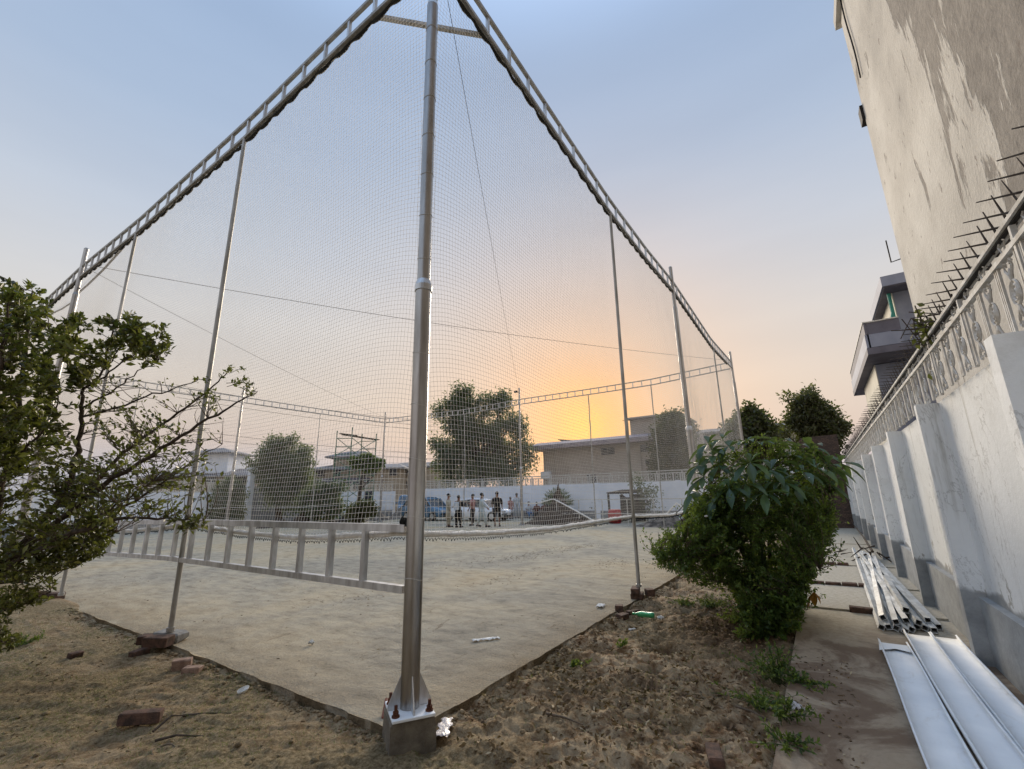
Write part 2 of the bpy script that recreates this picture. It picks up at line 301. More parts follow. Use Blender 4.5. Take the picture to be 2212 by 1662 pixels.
# ------------------------------------------------------------------ mesh helpers
OFF = {}
class MB:
    def __init__(s): s.v = []; s.f = []; s.mi = []
    def add(s, vs, fs, mi=0):
        o = len(s.v); s.v += [tuple(map(float, p)) for p in vs]; s.f += [tuple(i+o for i in q) for q in fs]; s.mi += [mi]*len(fs); return s
    def box(s, c, size, rz=0, rx=0, ry=0, mi=0, jit=0, bev=0):
        h = np.array(size)/2.; Rm = np.array(Matrix.Rotation(rz, 3, 'Z') @ Matrix.Rotation(ry, 3, 'Y') @ Matrix.Rotation(rx, 3, 'X'))
        if bev:
            vs = []; b = bev
            for z in (-1, 1):
                for (ix, iy) in ((-1, -1), (1, -1), (1, 1), (-1, 1)):
                    vs += [(ix*(h[0]-b), iy*(h[1]-b), z*h[2]), (ix*h[0], iy*(h[1]-b), z*(h[2]-b)), (ix*(h[0]-b), iy*h[1], z*(h[2]-b))]
            fs = [(0, 3, 6, 9), (12, 21, 18, 15)]
            fs = [(9, 6, 3, 0), (12, 15, 18, 21)]
            for k in range(2):
                o = 12*k; fl = (lambda q: q) if k else (lambda q: q[::-1])
                T = lambda i: o+3*i; A = lambda i: o+3*i+1; B = lambda i: o+3*i+2
                fs += [fl((T(0), B(0), B(1), T(1)))[::-1], fl((T(1), A(1), A(2), T(2)))[::-1], fl((T(2), B(2), B(3), T(3)))[::-1], fl((T(3), A(3), A(0), T(0)))[::-1]]
                for i in range(4): fs.append((T(i), A(i), B(i)))
            A = lambda i, k: 12*k+3*i+1; B = lambda i, k: 12*k+3*i+2
            fs += [(B(0, 0), B(1, 0), B(1, 1), B(0, 1)), (A(1, 0), A(2, 0), A(2, 1), A(1, 1)), (B(2, 0), B(3, 0), B(3, 1), B(2, 1)), (A(3, 0), A(0, 0), A(0, 1), A(3, 1))]
            for i in range(4): fs.append((A(i, 0), B(i, 0), B(i, 1), A(i, 1)))
            vs = np.array(vs)
        else:
            vs = np.array([(x*h[0], y*h[1], z*h[2]) for z in (-1, 1) for x, y in ((-1, -1), (1, -1), (1, 1), (-1, 1))])
            fs = [(3, 2, 1, 0), (4, 5, 6, 7), (0, 1, 5, 4), (1, 2, 6, 5), (2, 3, 7, 6), (3, 0, 4, 7)]
        if jit: vs = vs + (R.rand(*vs.shape)-.5)*jit
        return s.add(vs @ Rm.T + np.array(c), fs, mi)
    def beam(s, a, b, w, h, mi=0):
        a = np.array(a, float); b = np.array(b, float); d = b-a; d /= np.linalg.norm(d)
        u = np.cross(d, (0, 0, 1)) if abs(d[2]) < .95 else np.cross(d, (0, 1, 0)); u /= np.linalg.norm(u); v = np.cross(u, d)
        vs = [p+u*x*w/2+v*y*h/2 for p in (a, b) for x, y in ((-1, -1), (1, -1), (1, 1), (-1, 1))]
        return s.add(vs, [(3, 2, 1, 0), (4, 5, 6, 7), (0, 1, 5, 4), (1, 2, 6, 5), (2, 3, 7, 6), (3, 0, 4, 7)], mi)
    def tube(s, pts, r, n=8, cap=True, mi=0):
        pts = np.array(pts, float); k = len(pts); r = np.broadcast_to(np.array(r, float), (k,))
        d = np.gradient(pts, axis=0); d /= np.linalg.norm(d, axis=1)[:, None]+1e-9
        u = np.cross(d, (0, 0, 1.)); bad = np.linalg.norm(u, axis=1) < .2; u[bad] = np.cross(d[bad], (0, 1., 0))
        if bad.any(): u = np.cross(d, (0, 1., .01)) if np.linalg.norm(np.cross(d, (0, 1., .01)), axis=1).min() > .1 else np.cross(d, (1., .02, 0))
        u /= np.linalg.norm(u, axis=1)[:, None]; v = np.cross(u, d)
        an = np.arange(n)*2*math.pi/n
        vs = (pts[:, None]+r[:, None, None]*(np.cos(an)[None, :, None]*u[:, None]+np.sin(an)[None, :, None]*v[:, None])).reshape(-1, 3)
        fs = [(i*n+j, i*n+(j+1) % n, (i+1)*n+(j+1) % n, (i+1)*n+j) for i in range(k-1) for j in range(n)]
        if cap: fs += [tuple(range(n))[::-1], tuple((k-1)*n+j for j in range(n))]
        return s.add(vs, fs, mi)
    def loft(s, rings, cap=True, mi=0):
        n = len(rings[0]); vs = [p for r_ in rings for p in r_]
        fs = [(i*n+j, i*n+(j+1) % n, (i+1)*n+(j+1) % n, (i+1)*n+j) for i in range(len(rings)-1) for j in range(n)]
        if cap: fs += [tuple(range(n))[::-1], tuple((len(rings)-1)*n+j for j in range(n))]
        return s.add(vs, fs, mi)
    def prism(s, poly, p0, ax_u, ax_v, ax_w, t, mi=0):
        p0, ax_u, ax_v, ax_w = map(lambda q: np.array(q, float), (p0, ax_u, ax_v, ax_w)); n = len(poly)
        vs = [p0+ax_u*a+ax_v*b+ax_w*w for w in (0, t) for a, b in poly]
        return s.add(vs, [tuple(range(n))[::-1], tuple(range(n, 2*n))]+[(i, (i+1) % n, n+(i+1) % n, n+i) for i in range(n)], mi)
    def build(s, name, mats, parent=None, loc=None, smooth=False):
        if isinstance(mats, str): mats = [mats]
        o = np.zeros(3)
        if parent is not None: o = OFF[parent.name]
        elif loc is not None: o = np.array(loc, float)
        me = bpy.data.meshes.new(name)
        me.from_pydata([(x-o[0], y-o[1], z-o[2]) for x, y, z in s.v], [], s.f)
        for q in mats: me.materials.append(MATS[q])
        if len(mats) > 1: me.polygons.foreach_set('material_index', s.mi)
        if smooth: me.polygons.foreach_set('use_smooth', [True]*len(s.f))
        me.update()
        ob = bpy.data.objects.new(name, me); COL.objects.link(ob); OFF[ob.name] = o
        if parent is not None: ob.parent = parent
        else: ob.location = o
        return ob
def npmesh(name, V, F, mats, parent=None, loc=None, smooth=False, rnd=None, attr='rnd', dom='FACE'):
    V = np.asarray(V, np.float32); F = np.asarray(F, np.int32)
    o = np.zeros(3)
    if parent is not None: o = OFF[parent.name]
    elif loc is not None: o = np.array(loc, float)
    me = bpy.data.meshes.new(name); me.vertices.add(len(V)); me.vertices.foreach_set('co', (V-o).astype(np.float32).ravel())
    k = F.shape[1]; me.loops.add(F.size); me.polygons.add(len(F))
    me.loops.foreach_set('vertex_index', F.ravel()); me.polygons.foreach_set('loop_start', np.arange(len(F), dtype=np.int32)*k)
    try: me.polygons.foreach_set('loop_total', np.full(len(F), k, np.int32))
    except Exception: pass
    if rnd is not None:
        a = me.attributes.new(attr, 'FLOAT', dom); a.data.foreach_set('value', np.asarray(rnd, np.float32))
    me.materials.append(MATS[mats]); me.update(calc_edges=True)
    if smooth: me.polygons.foreach_set('use_smooth', np.ones(len(F), bool))
    ob = bpy.data.objects.new(name, me); COL.objects.link(ob); OFF[ob.name] = o
    if parent is not None: ob.parent = parent
    else: ob.location = o
    return ob
def tag(o, label=None, cat=None, group=None, kind=None):
    if label: o['label'] = label
    if cat: o['category'] = cat
    if group: o['group'] = group
    if kind: o['kind'] = kind
    return o
def thing(name, loc, label, cat, group=None):
    o = bpy.data.objects.new(name, None); COL.objects.link(o); o.location = tuple(map(float, loc)); o.empty_display_size = .2
    OFF[o.name] = np.array(loc, float); return tag(o, label, cat, group)
# value noise
_tab = R.rand(256, 256)
def vnoise(x, y):
    xi = np.floor(x).astype(int); yi = np.floor(y).astype(int); fx = x-xi; fy = y-yi
    fx = fx*fx*(3-2*fx); fy = fy*fy*(3-2*fy); T = lambda a, b: _tab[a & 255, b & 255]
    return (T(xi, yi)*(1-fx)+T(xi+1, yi)*fx)*(1-fy)+(T(xi, yi+1)*(1-fx)+T(xi+1, yi+1)*fx)*fy
def fbm(x, y, o=4, ga=.5):
    s = 0; a = 1; t = 0
    for i in range(o): s = s+a*vnoise(x*2**i+17.3*i, y*2**i+5.1*i); t += a; a *= ga
    return s/t
# ------------------------------------------------------------------ ground, court, path
LA, LB = 19.4, 23.08
b = MB(); S = 400.
b.add([(-S, -S, -.16), (S, -S, -.16), (S, S, -.16), (-S, S, -.16)], [(0, 1, 2, 3)])
tag(b.build('ground', 'dirt'), kind='structure')
def warp(lo, hi, c0, c1, d0, grow=1.035):
    xs = list(np.arange(c0, c1, d0)); d = d0; x = xs[-1]
    while x < hi: d *= grow; x += d; xs.append(x)
    d = d0; x = c0; pre = []
    while x > lo: d *= grow; x -= d; pre.append(x)
    return np.array(pre[::-1]+xs)
HOLE = G(1435, 1398, -.05)
def dirt_h(X, Y):
    right = 1/(1+np.exp(-(X+Y*0-(.2))*4)) * (Y < .35)
    rough = .35+.65*right
    h = -.055+.018*(1-right)+.05*(fbm(X*1.1, Y*1.1, 3)-.5)
    cl = fbm(X*5.2+3, Y*5.2, 5, .6); h = h+rough*.15*(cl-.5)
    rid = 1-np.abs(2*fbm(X*8+9, Y*8, 4, .55)-1); h = h+rough*.05*(rid-.8)
    h = h+.016*(fbm(X*26, Y*26, 3, .6)-.5)*(.6+rough)
    u = X*.83+Y*.55; v = -X*.55+Y*.83
    h = h+(1-right)*.035*(fbm(u*14, v*3.2, 3)-.5)
    hole = np.exp(-(((X-HOLE[0])/.13)**2+((Y-HOLE[1])/.15)**2)**2); h = h-.15*hole
    # scuffed footprints
    for (a, c2, r_) in FP: h = h-.03*np.exp(-(((X-a)/r_)**2+((Y-c2)/(r_*.7))**2)**2)
    # at the slab edges: kept below on the court, below the path; rises onto the slab far along the left edge
    inside = np.clip(np.minimum(X+.0, Y+.0)/.12, 0, 1); h = h*(1-inside)-.13*inside
    k = np.clip((Y-6.2)/1.2, 0, 1)*np.clip(1-(X-.0)/.55, 0, 1)*(X > -9); h = np.maximum(h, (h*(1-k)+(.035+.03*(cl-.5))*k))
    p = np.clip((-2.0-Y)/.1, 0, 1)*(X > -1.5)
    h = h*(1-p)-.09*p
    near = np.exp(-((X)**2+(Y)**2)/.3**2/2.); h = h+.0*near
    return h, right, cl
FP = [(R.uniform(.1, 4), R.uniform(-1.9, -.1), R.uniform(.06, .12)) for _ in range(38)]
xs = warp(-14, 26, -1.6, 3.6, .0165); ys = warp(-6, 26, -2.2, 2.6, .0165)
XX, YY = np.meshgrid(xs, ys, indexing='ij')
# irregular slab border: dirt mesh uses wobbled coordinates for the inside test
H, RR, CL = dirt_h(XX+.03*(fbm(XX*3, YY*3, 3)-.5), YY+.03*(fbm(XX*3+40, YY*3, 3)-.5))
nx, ny = len(xs), len(ys)
V = np.stack([XX.ravel(), YY.ravel(), H.ravel()], 1)
ii = (np.arange(nx-1)[:, None]*ny+np.arange(ny-1)[None]).ravel()
F = np.stack([ii, ii+ny, ii+ny+1, ii+1], 1)
dark_tone = np.clip((.42-CL)*5, 0, 1)*.75*RR+np.clip(fbm(XX*1.6+7, YY*1.6, 4)*3.4-2.0, 0, 1)*RR*.65+np.clip((.4-CL)*3, 0, 1)*.3  # shade put into the soil colour in low crevices, plus random dark patches
# darker soil below the big shrub
bx, by = 3.3, -1.5; dark_tone = np.maximum(dark_tone, .8*np.exp(-(((XX-bx-.6)/1.4)**2+((YY-by)/.7)**2)**2))
hole = np.exp(-(((XX-HOLE[0])/.14)**2+((YY-HOLE[1])/.16)**2)**2); dark_tone = np.clip(np.maximum(dark_tone, hole), 0, 1)  # soil also darker inside the hole
tag(npmesh('dirt_ground', V, F, 'dirt', smooth=True, rnd=dark_tone.ravel(), attr='dark_tone', dom='POINT'), kind='structure')
# court slab with a slightly ragged edge
def slab(name, x0, x1, y0, y1, z0, z1, m, wob=.02, nx_=160, ny_=160, bumpy=.006):
    xs = x0+(x1-x0)*np.linspace(0, 1, nx_)**1.7; ys = y0+(y1-y0)*np.linspace(0, 1, ny_)**1.7
    X, Y = np.meshgrid(xs, ys, indexing='ij'); X0, Y0 = X.copy(), Y.copy()
    X[0, :] += wob*(fbm(ys*4, ys*0+3.3, 4)-.5)*2; Y[:, 0] += wob*(fbm(xs*4, xs*0+8.3, 4)-.5)*2
    Z = z1+bumpy*(fbm(X0*.9, Y0*.9, 4)-.5)*2
    V = np.stack([X.ravel(), Y.ravel(), Z.ravel()], 1)
    ii = (np.arange(nx_-1)[:, None]*ny_+np.arange(ny_-1)[None]).ravel(); F = [tuple(q) for q in np.stack([ii, ii+ny_, ii+ny_+1, ii+1], 1)]
    n0 = len(V); ring = [i*ny_ for i in range(nx_)]; low = [(V[i][0], V[i][1], z0) for i in ring]
    ring2 = list(range(ny_)); low2 = [(V[i][0], V[i][1], z0) for i in ring2]
    V = np.vstack([V, low, low2])
    F += [(ring[i], n0+i, n0+i+1, ring[i+1])[::-1] for i in range(nx_-1)]; n1 = n0+nx_
    F += [(ring2[i], ring2[i+1], n1+i+1, n1+i)[::-1] for i in range(ny_-1)]
    dark_tone = np.concatenate([(np.exp(-np.minimum(X0-x0, Y0-y0)/.5)*.75*fbm(X0*2, Y0*2, 4)*1.4).ravel(), np.full(len(low)+len(low2), .9)])
    return npmesh(name, V, F, m, rnd=np.clip(dark_tone, 0, 1), attr='dark_tone', dom='POINT')
tag(slab('court_slab', -.02, 27.5, -.0, 31.5, -.2, .0, 'court', .035, nx_=300, ny_=300), kind='structure')
# yard strip beyond the court on its right side and concrete path along the wall (butted slabs with brick courses between)
tag(slab('path', -3.2, 5.13, -4.4, -2.05, -.2, .0, 'path', .012, 120, 60, .004), kind='structure')
b = MB()
for x0, x1 in ((5.27, 7.08), (7.22, 9.6), (9.74, 14.4), (14.54, 30)):
    b.box(((x0+x1)/2, -3.2, -.1+.004*x0/5), (x1-x0, 2.3, .2))
b.box((12, -3.2, -.12), (14, 2.3, .2))
tag(b.build('path_far', 'path'), kind='structure')
def brick(x, y, z, L_=.23, W_=.11, H_=.075, rz=0, rx=0, ry=0, m='brick', label='', group=None, mb=None):
    b = MB(); b.box((x, y, z), (L_, W_, H_), rz, rx, ry, jit=.008, bev=.007)
    return tag(b.build('brick', m, loc=(x, y, z-H_/2)), label, 'brick', group)
def course(x, y0, y1, label):
    b = MB(); y = y0
    while y > y1+.05:
        l = R.uniform(.2, .24); b.box((x, y-l/2, .0+R.uniform(0, .012)), (.11, l-.014, .09), jit=.01, bev=.008); y -= l
    return tag(b.build('brick_course', 'brick', loc=(x, (y0+y1)/2, 0)), label, 'brick row')
course(7.15, -2.1, -3.1, 'dark brick course set across the concrete path behind the right shrub')
course(9.67, -2.35, -2.75, 'short broken brick course across the far concrete path, left piece')
course(9.68, -2.9, -3.2, 'short brick course across the far path touching the far ends of the tubes')
p = G(1868, 1326); brick(5.2, p[1], .02, .3, .12, .08, PHI*0+1.57, label='single red brick sunk in the path beside the tube bundle')
# ------------------------------------------------------------------ cage poles
def interp(s, T): return float(np.interp(s, [t[0] for t in T], [t[1] for t in T]))
HAB = [(0, 7.25), (2, 7.12), (4.7, 6.95), (7, 7.0), (9.4, 7.15), (14.5, 7.0), (19.4, 7.3)]
HAD = [(0, 7.25), (2, 7.12), (3.75, 6.99), (7.8, 6.94), (11.4, 7.08), (17, 6.98), (23.08, 7.15)]
HBC = [(0, 7.3), (3.7, 7.08), (7, 7.07), (11.5, 7.1), (15.7, 7.0), (23.08, 7.2)]
HDC = [(0, 7.15), (5, 7.05), (9.5, 7.1), (14.3, 7.15), (19.4, 7.2)]
SIDES = dict(AB=(np.array([0, 0.]), np.array([1, 0.]), 19.4, HAB), AD=(np.array([0, 0.]), np.array([0, 1.]), 23.08, HAD),
             BC=(np.array([19.4, 0.]), np.array([0, 1.]), 23.08, HBC), DC=(np.array([0, 23.08]), np.array([1, 0.]), 19.4, HDC))
def main_pole(x, y, top, r, label, lean=(0, 0), base=0.0, corner=False, rot=0):
    t = thing('main_pole', (x, y, base), label, 'pole', 'tall tubular main poles of the net cage')
    P_ = lambda z: (x+lean[0]*(z-base)/top, y+lean[1]*(z-base)/top, z)
    rs = r; z0 = base+.02; zj = base+3.05
    b = MB(); b.tube([P_(z0), P_(zj)], [rs, rs], 32, cap=False); b.build('lower_tube', 'galv_pole', t, smooth=True)
    b = MB(); b.tube([P_(zj-.0), P_(zj+.05)], [rs*1.12, rs*1.12], 24); b.tube([P_(zj+.05), P_(zj+.1)], [rs*1.12, rs*.86], 24); b.build('joint_collar', 'galv', t)
    b = MB(); b.tube([P_(zj+.08), P_(6.3)], [rs*.84, rs*.84], 32, cap=False); b.build('middle_tube', 'galv_pole', t, smooth=True)
    b = MB(); b.tube([P_(6.3), P_(6.36)], [rs*.86, rs*.7], 20); b.tube([P_(6.36), P_(top)], [rs*.68]*2, 20); b.build('upper_tube', 'galv_pole', t)
    b = MB(); b.tube([P_(top), P_(top+.03)], [rs*.72, rs*.4], 16); b.build('cap', 'galv_dull', t)
    c_, s_ = math.cos(rot), math.sin(rot)
    pw = rs*2.15
    b = MB(); b.box((x, y, base+.01), (pw*2, pw*2*(1.18 if corner else 1), .018), rot, bev=.003); b.build('base_plate', 'sheet_white' if corner else 'galv', t)
    for k in range(4):
        a = rot+k*math.pi/2; d = np.array([math.cos(a), math.sin(a), 0]); n = np.array([-math.sin(a), math.cos(a), 0])
        b = MB(); b.prism([(rs*.9, 0), (rs*2.3, 0), (rs*2.25, .03), (rs*1.45, .14), (rs*1.0, .2)], np.array([x, y, base+.02])-n*.004, d, (0, 0, 1), n, .008); b.build('gusset', 'galv', t)
    for k in range(4):
        a = rot+math.pi/4+k*math.pi/2; q = np.array([x+math.cos(a)*pw*1.12, y+math.sin(a)*pw*1.12, base])
        b = MB(); b.tube([q+(0, 0, .018), q+(0, 0, .028)], .026, 12); b.tube([q+(0, 0, .028), q+(0, 0, .052)], .019, 6); b.tube([q+(0, 0, .052), q+(0, 0, .085)], .0105, 8)
        b.build('bolt', 'rust', t)
    # wire ties and little welded hooks
    if corner:
        for z in np.arange(.95, 7, .42):
            b = MB()
            rr = (rs if z < 3.05 else rs*.84 if z < 6.3 else rs*.68)+.002
            an = np.linspace(0, 6.4, 20); b.tube([(P_(z)[0]+rr*math.cos(a_), P_(z)[1]+rr*math.sin(a_), z+.01*math.sin(a_*2+z)) for a_ in an], .0022, 5)
            b.build('wire_tie', 'net_white', t)
    return t
q0, q1 = G(845, 1560, .12), G(938, 1541, .12)
prot = math.atan2(q1[1]-q0[1], q1[0]-q0[0])
main_pole(0, 0, 7.5, .064, 'thick galvanised pole bolted on a concrete block at the near corner of the cage', (.02, .02), .13, True, prot)
b = MB(); zb, zt = -.13, .128; 
for (z, w) in ((zb, .4), (.0, .39), (zt, .37)): pass
def fr(z, w, j=0): 
    c_, s_ = math.cos(prot), math.sin(prot); h = w/2
    return [(c_*a*h-s_*b_*h+R.uniform(-j, j), s_*a*h+c_*b_*h+R.uniform(-j, j), z) for a, b_ in ((-1, -1), (0, -1.01), (1, -1), (1, 0), (1, 1), (0, 1), (-1, 1), (-1, 0))]
b.loft([fr(zb, .3), fr(-.05, .297, .003), fr(.06, .293, .004), fr(.112, .287, .003), fr(zt, .272, .002)])
tag(b.build('concrete_footing', 'concrete_block', loc=(0, 0, zb)), 'brown concrete block carrying the base plate of the near corner pole', 'footing')
MPL = [(9.35, 0, 'right side main pole rising behind the big right shrub', (-.1, 0)), (19.4, 0, 'far right corner pole of the cage beside the flowering tree top', (0, 0)),
       (19.4, 11.45, 'main pole with a small camera on top in the middle of the back side', (0, 0)), (19.4, 23.08, 'corner pole at the far end behind the scaffold tower', (0, 0)),
       (9.45, 23.08, 'white main pole just right of the left shrub tips', (0, 0)), (0, 11.4, 'main pole rising out of the left shrub with its top above the truss', (0, 0)),
       (0, 23.08, 'left corner pole of the cage hidden behind the left shrub', (0, 0))]
for x, y, lb, ln in MPL: 
    tp = {(9.35, 0): 7.5, (19.4, 0): 7.75, (19.4, 11.45): 7.75, (19.4, 23.08): 7.65, (9.45, 23.08): 7.55, (0, 11.4): 7.5}.get((x, y), 7.5)
    t = main_pole(x, y, tp, .07, lb, ln, .0)
def thin_post(x, y, base, top, label, r=.03, lean=(0, 0)):
    t = thing('thin_post', (x, y, base), label, 'post', 'slim posts between the main poles')
    b = MB(); b.tube([(x-lean[0], y-lean[1], base), (x-lean[0]*.55, y-lean[1]*.55, base+(top-base)*.45), (x, y, top)], [r, r, r*.9], 12); b.build('tube', 'galv_dull', t)
    b = MB(); b.tube([(x-lean[0], y-lean[1], base), (x-lean[0], y-lean[1], base+.04)], r*1.5, 12); b.build('foot_ring', 'galv_dull', t)
    return t
TP = [('AB', 4.75, .15, 'slim post on a brick pad left of the big right shrub'), ('AB', 14.8, 0, 'slim post behind the right shrub, second on the right side'),
      ('AD', 3.75, .12, 'slim post on a brick pad passing in front of the low ladder rail'), ('AD', 7.85, .1, 'slim post with its foot at the bricks below the left shrub'),
      ('AD', 15.3, 0, 'slim post behind the left shrub beyond the leaning main pole'), ('AD', 19.2, 0, 'slim post behind the left shrub nearest the left corner'),
      ('BC', 3.71, 0, 'slim post in front of the ivy tree'), ('BC', 7.07, 0, 'slim post standing in front of the orange glow'), ('BC', 15.6, 0, 'slim post in front of the tall dark tree'), ('BC', 19.3, 0, 'slim post of the back side hidden by the near corner pole'),
      ('DC', 4.9, 0, 'slim post of the far left side among the shrub twigs'), ('DC', 14.2, 0, 'slim post right of the round tree by the scaffold')]
for sd, s, z0, lb in TP:
    o, d, L_, HT_ = SIDES[sd]; p = o+d*s; q = -.03 if z0 else 0
    lean = (.05, 0) if (sd, s) == ('AB', 4.75) else (0, 0)
    thin_post(p[0], p[1], z0, interp(s, HT_)-.3, lb, .028, lean)
def truss(sd, label):
    o, d, L_, HT_ = SIDES[sd]; t = thing('ladder_truss', (*(o+d*L_/2), 6.7), label, 'truss', 'ladder trusses along the top of the cage')
    ss = np.linspace(0.08, L_-.08, 40); pt = [(*(o+d*s), interp(s, HT_)-.025) for s in ss]; pb = [(*(o+d*s), interp(s, HT_)-.315) for s in ss]
    for nm, pp in (('top_chord', pt), ('bottom_chord', pb)):
        b = MB()
        n = np.array([-d[1], d[0], 0])*.022; rings = []
        for p in pp: p = np.array(p); rings.append([p+n+(0, 0, .022), p-n+(0, 0, .022), p-n-(0, 0, .022), p+n-(0, 0, .022)])
        b.loft(rings); b.build(nm, 'galv_dull', t)
    k = int(L_/.455)
    for i in range(1, k):
        s = L_*i/k; z = interp(s, HT_); b = MB(); b.beam((*(o+d*s), z-.293), (*(o+d*s), z-.047), .036, .036); b.build('rung', 'galv', t)
    return t
truss('AB', 'ladder truss descending to the right from the near corner pole'); truss('AD', 'ladder truss descending to the left from the near corner pole')
truss('BC', 'ladder truss along the back right side crossing the orange glow'); truss('DC', 'ladder truss along the far left side above the round tree')
a1 = np.array([0, .98, 6.9]); a2 = np.array([.95, 0, 6.88])
b = MB(); b.beam(a1, a2, .045, .045); tag(b.build('corner_brace', 'galv_dull', loc=a1), 'short bar crossing behind the near corner pole between the two trusses', 'brace')
# low ladder rail on the left side
t = thing('ladder_rail', (0, 0, .87), 'low horizontal ladder rail running left from the near corner pole', 'rail')
def lr(y): return 1.29-.012*max(0, y-3.9)*2
for nm, z, w in (('top_rail', 0, .055), ('bottom_rail', -.42, .05)):
    b = MB(); pts = [(-.0, y, lr(y)+z) for y in np.linspace(.09, 11.2, 12)]
    b.loft([[(x+w/2, y, z_+w/2), (x-w/2, y, z_+w/2), (x-w/2, y, z_-w/2), (x+w/2, y, z_-w/2)] for x, y, z_ in pts]); b.build(nm, 'galv', t)
for i in range(1, 26):
    y = .12+.43*i; b = MB(); b.beam((0, y, lr(y)-.395), (0, y, lr(y)-.028), .042, .042); b.build('rung', 'galv', t)
# ------------------------------------------------------------------ nets
ROLLAB = [(0, 1.25), (.8, 1.19), (2.1, 1.15), (4.75, 1.17), (7, 1.1), (9.4, 1.15), (14.5, 1.05), (19.4, 1.1)]
ROLLAD = [(0, 1.26), (.8, 1.21), (1.5, 1.17), (2.6, 1.19), (3.75, 1.25), (5.8, 1.12), (7.8, 1.2), (9.6, 1.1), (11.4, 1.2), (17, 1.1), (23, 1.2)]
def smooth_tab(T, s): 
    xs_ = [a for a, _ in T]; return np.interp(s, xs_, [c_ for _, c_ in T])*.5+.25*np.interp(s-.25, xs_, [c_ for _, c_ in T])+.25*np.interp(s+.25, xs_, [c_ for _, c_ in T])
def strands(Pts, r):      # Pts (n, k, 3): n polylines of k points, three-sided cords
    n, k, _ = Pts.shape; d = np.gradient(Pts, axis=1); d /= np.linalg.norm(d, axis=2, keepdims=True)
    ref = np.array([.31, .29, .9]); u = np.cross(d, ref); u /= np.linalg.norm(u, axis=2, keepdims=True); v = np.cross(u, d)
    an = np.arange(3)*2*math.pi/3
    V = Pts[:, :, None]+r*(np.cos(an)[:, None]*u[:, :, None]+np.sin(an)[:, None]*v[:, :, None])
    V = V.reshape(-1, 3)
    i = (np.arange(n)[:, None, None]*k*3+np.arange(k-1)[None, :, None]*3+np.arange(3)[None, None]).ravel(); j = (np.arange(n)[:, None, None]*k*3+np.arange(k-1)[None, :, None]*3+((np.arange(3)+1) % 3)[None, None]).ravel()
    return V, np.stack([i, j, j+3, i+3], 1)
def net(sd, label, botT, r=.0013, cell=.045, near=True, side=1):
    o, d, L_, HT_ = SIDES[sd]; nrm_ = np.array([-d[1], d[0]])*side
    hx = [a for a, _ in HT_]; hy = [c_ for _, c_ in HT_]
    def P(s, f):
        zt = np.interp(s, hx, hy)-.34; zb = botT(s); z = zb+(zt-zb)*f
        e = np.sin(math.pi*f)
        z = z-.42*e*np.exp(-s/.55)*(1 if near else 0)
        z = z+.07*e*np.sin(s*.8+1.3)+.03*e*(vnoise(s*.9+3, f*4)-.5)*2
        dn = e*(.10*np.sin(s*.55)+.03*np.sin(s*1.1+f*3)+.08)+.012*(vnoise(s*3, f*14)-.5)
        ds = e*.03*np.sin(f*7+s*.5)+.012*(vnoise(s*9+2, f*40)-.5)+.03*(vnoise(s*1.2+9, f*9)-.5)
        x = o[0]+d[0]*(s+ds)+nrm_[0]*(dn+.02); y = o[1]+d[1]*(s+ds)+nrm_[1]*(dn+.02)
        return np.stack([x, y, z], -1)
    nv = int(L_/cell); sv = np.linspace(.06, L_-.06, nv); kv = 46 if near else 10
    Sg, Fg = np.meshgrid(sv, np.linspace(0, 1, kv), indexing='ij'); V1, F1 = strands(P(Sg, Fg), r)
    nh = int(5.6/cell); fh = np.linspace(0, 1, nh); kh = (190 if near else 40)
    sh = .06+(L_-.12)*np.linspace(0, 1, kh)**(1.6 if near else 1)
    Fg, Sg = np.meshgrid(fh, sh, indexing='ij'); V2, F2 = strands(P(Sg, Fg), r)
    t = thing('safety_net', (*(o+d*L_/2), 1.2), label, 'net', 'safety nets of the cage')
    npmesh('mesh_panel', np.vstack([V1, V2]), np.vstack([F1, F2+len(V1)]), 'net_cord', t)
    if near:   # dark bunched edge below the truss
        b = MB(); s_ = np.arange(.1, L_*.93, .045); ph = np.abs(np.sin(s_*math.pi/.34))
        z = np.interp(s_, hx, hy)-.35-.035*ph-.01*R.rand(len(s_))
        b.tube([(o[0]+d[0]*s+nrm_[0]*.02, o[1]+d[1]*s+nrm_[1]*.02, zz) for s, zz in zip(s_, z)], .009+.011*ph+.007*R.rand(len(s_)), 7); b.build('gathered_edge', 'net_dark', t)
        # rolled-up foot of the net
        s_ = np.arange(.05, L_-.05, .07); zz = botT(s_)
        cx = lambda off, dz: [(o[0]+d[0]*s+nrm_[0]*(off+.04), o[1]+d[1]*s+nrm_[1]*(off+.04), z_+dz+R.uniform(-.004, .004)) for s, z_ in zip(s_, zz)]
        b = MB(); b.tube(cx(0, 0), .017+.006*R.rand(len(s_)), 9); b.tube(cx(.018, .01), .014+.006*R.rand(len(s_)), 7); b.build('rolled_hem', 'net_roll', t, smooth=True)
        b = MB()
        for s, z_ in zip(np.arange(.1, L_*.8, .036), botT(np.arange(.1, L_*.8, .036))):
            q = np.array([o[0]+d[0]*s+nrm_[0]*.03, o[1]+d[1]*s+nrm_[1]*.03, z_-.024]); h_ = R.uniform(.012, .03)
            b.tube([q, q+(d[0]*.012, d[1]*.012, -h_), q+(d[0]*.026, d[1]*.026, -h_*.3)], .0032, 4)
        b.build('hanging_loops', 'net_dark', t)
    return t
net('AB', 'white cord net on the right side of the cage, rolled up at its foot', lambda s: smooth_tab(ROLLAB, s), .0014)
net('AD', 'white cord net on the left side of the cage hanging above the ladder rail', lambda s: smooth_tab(ROLLAD, s), .0014, side=-1)
net('BC', 'fine net closing the back right side of the cage', lambda s: .5+.25*np.sin(s), .0009, .09, False, -1)
net('DC', 'fine net closing the far left side of the cage', lambda s: 1.15+.1*np.cos(s*.66), .0009, .09, False, -1)
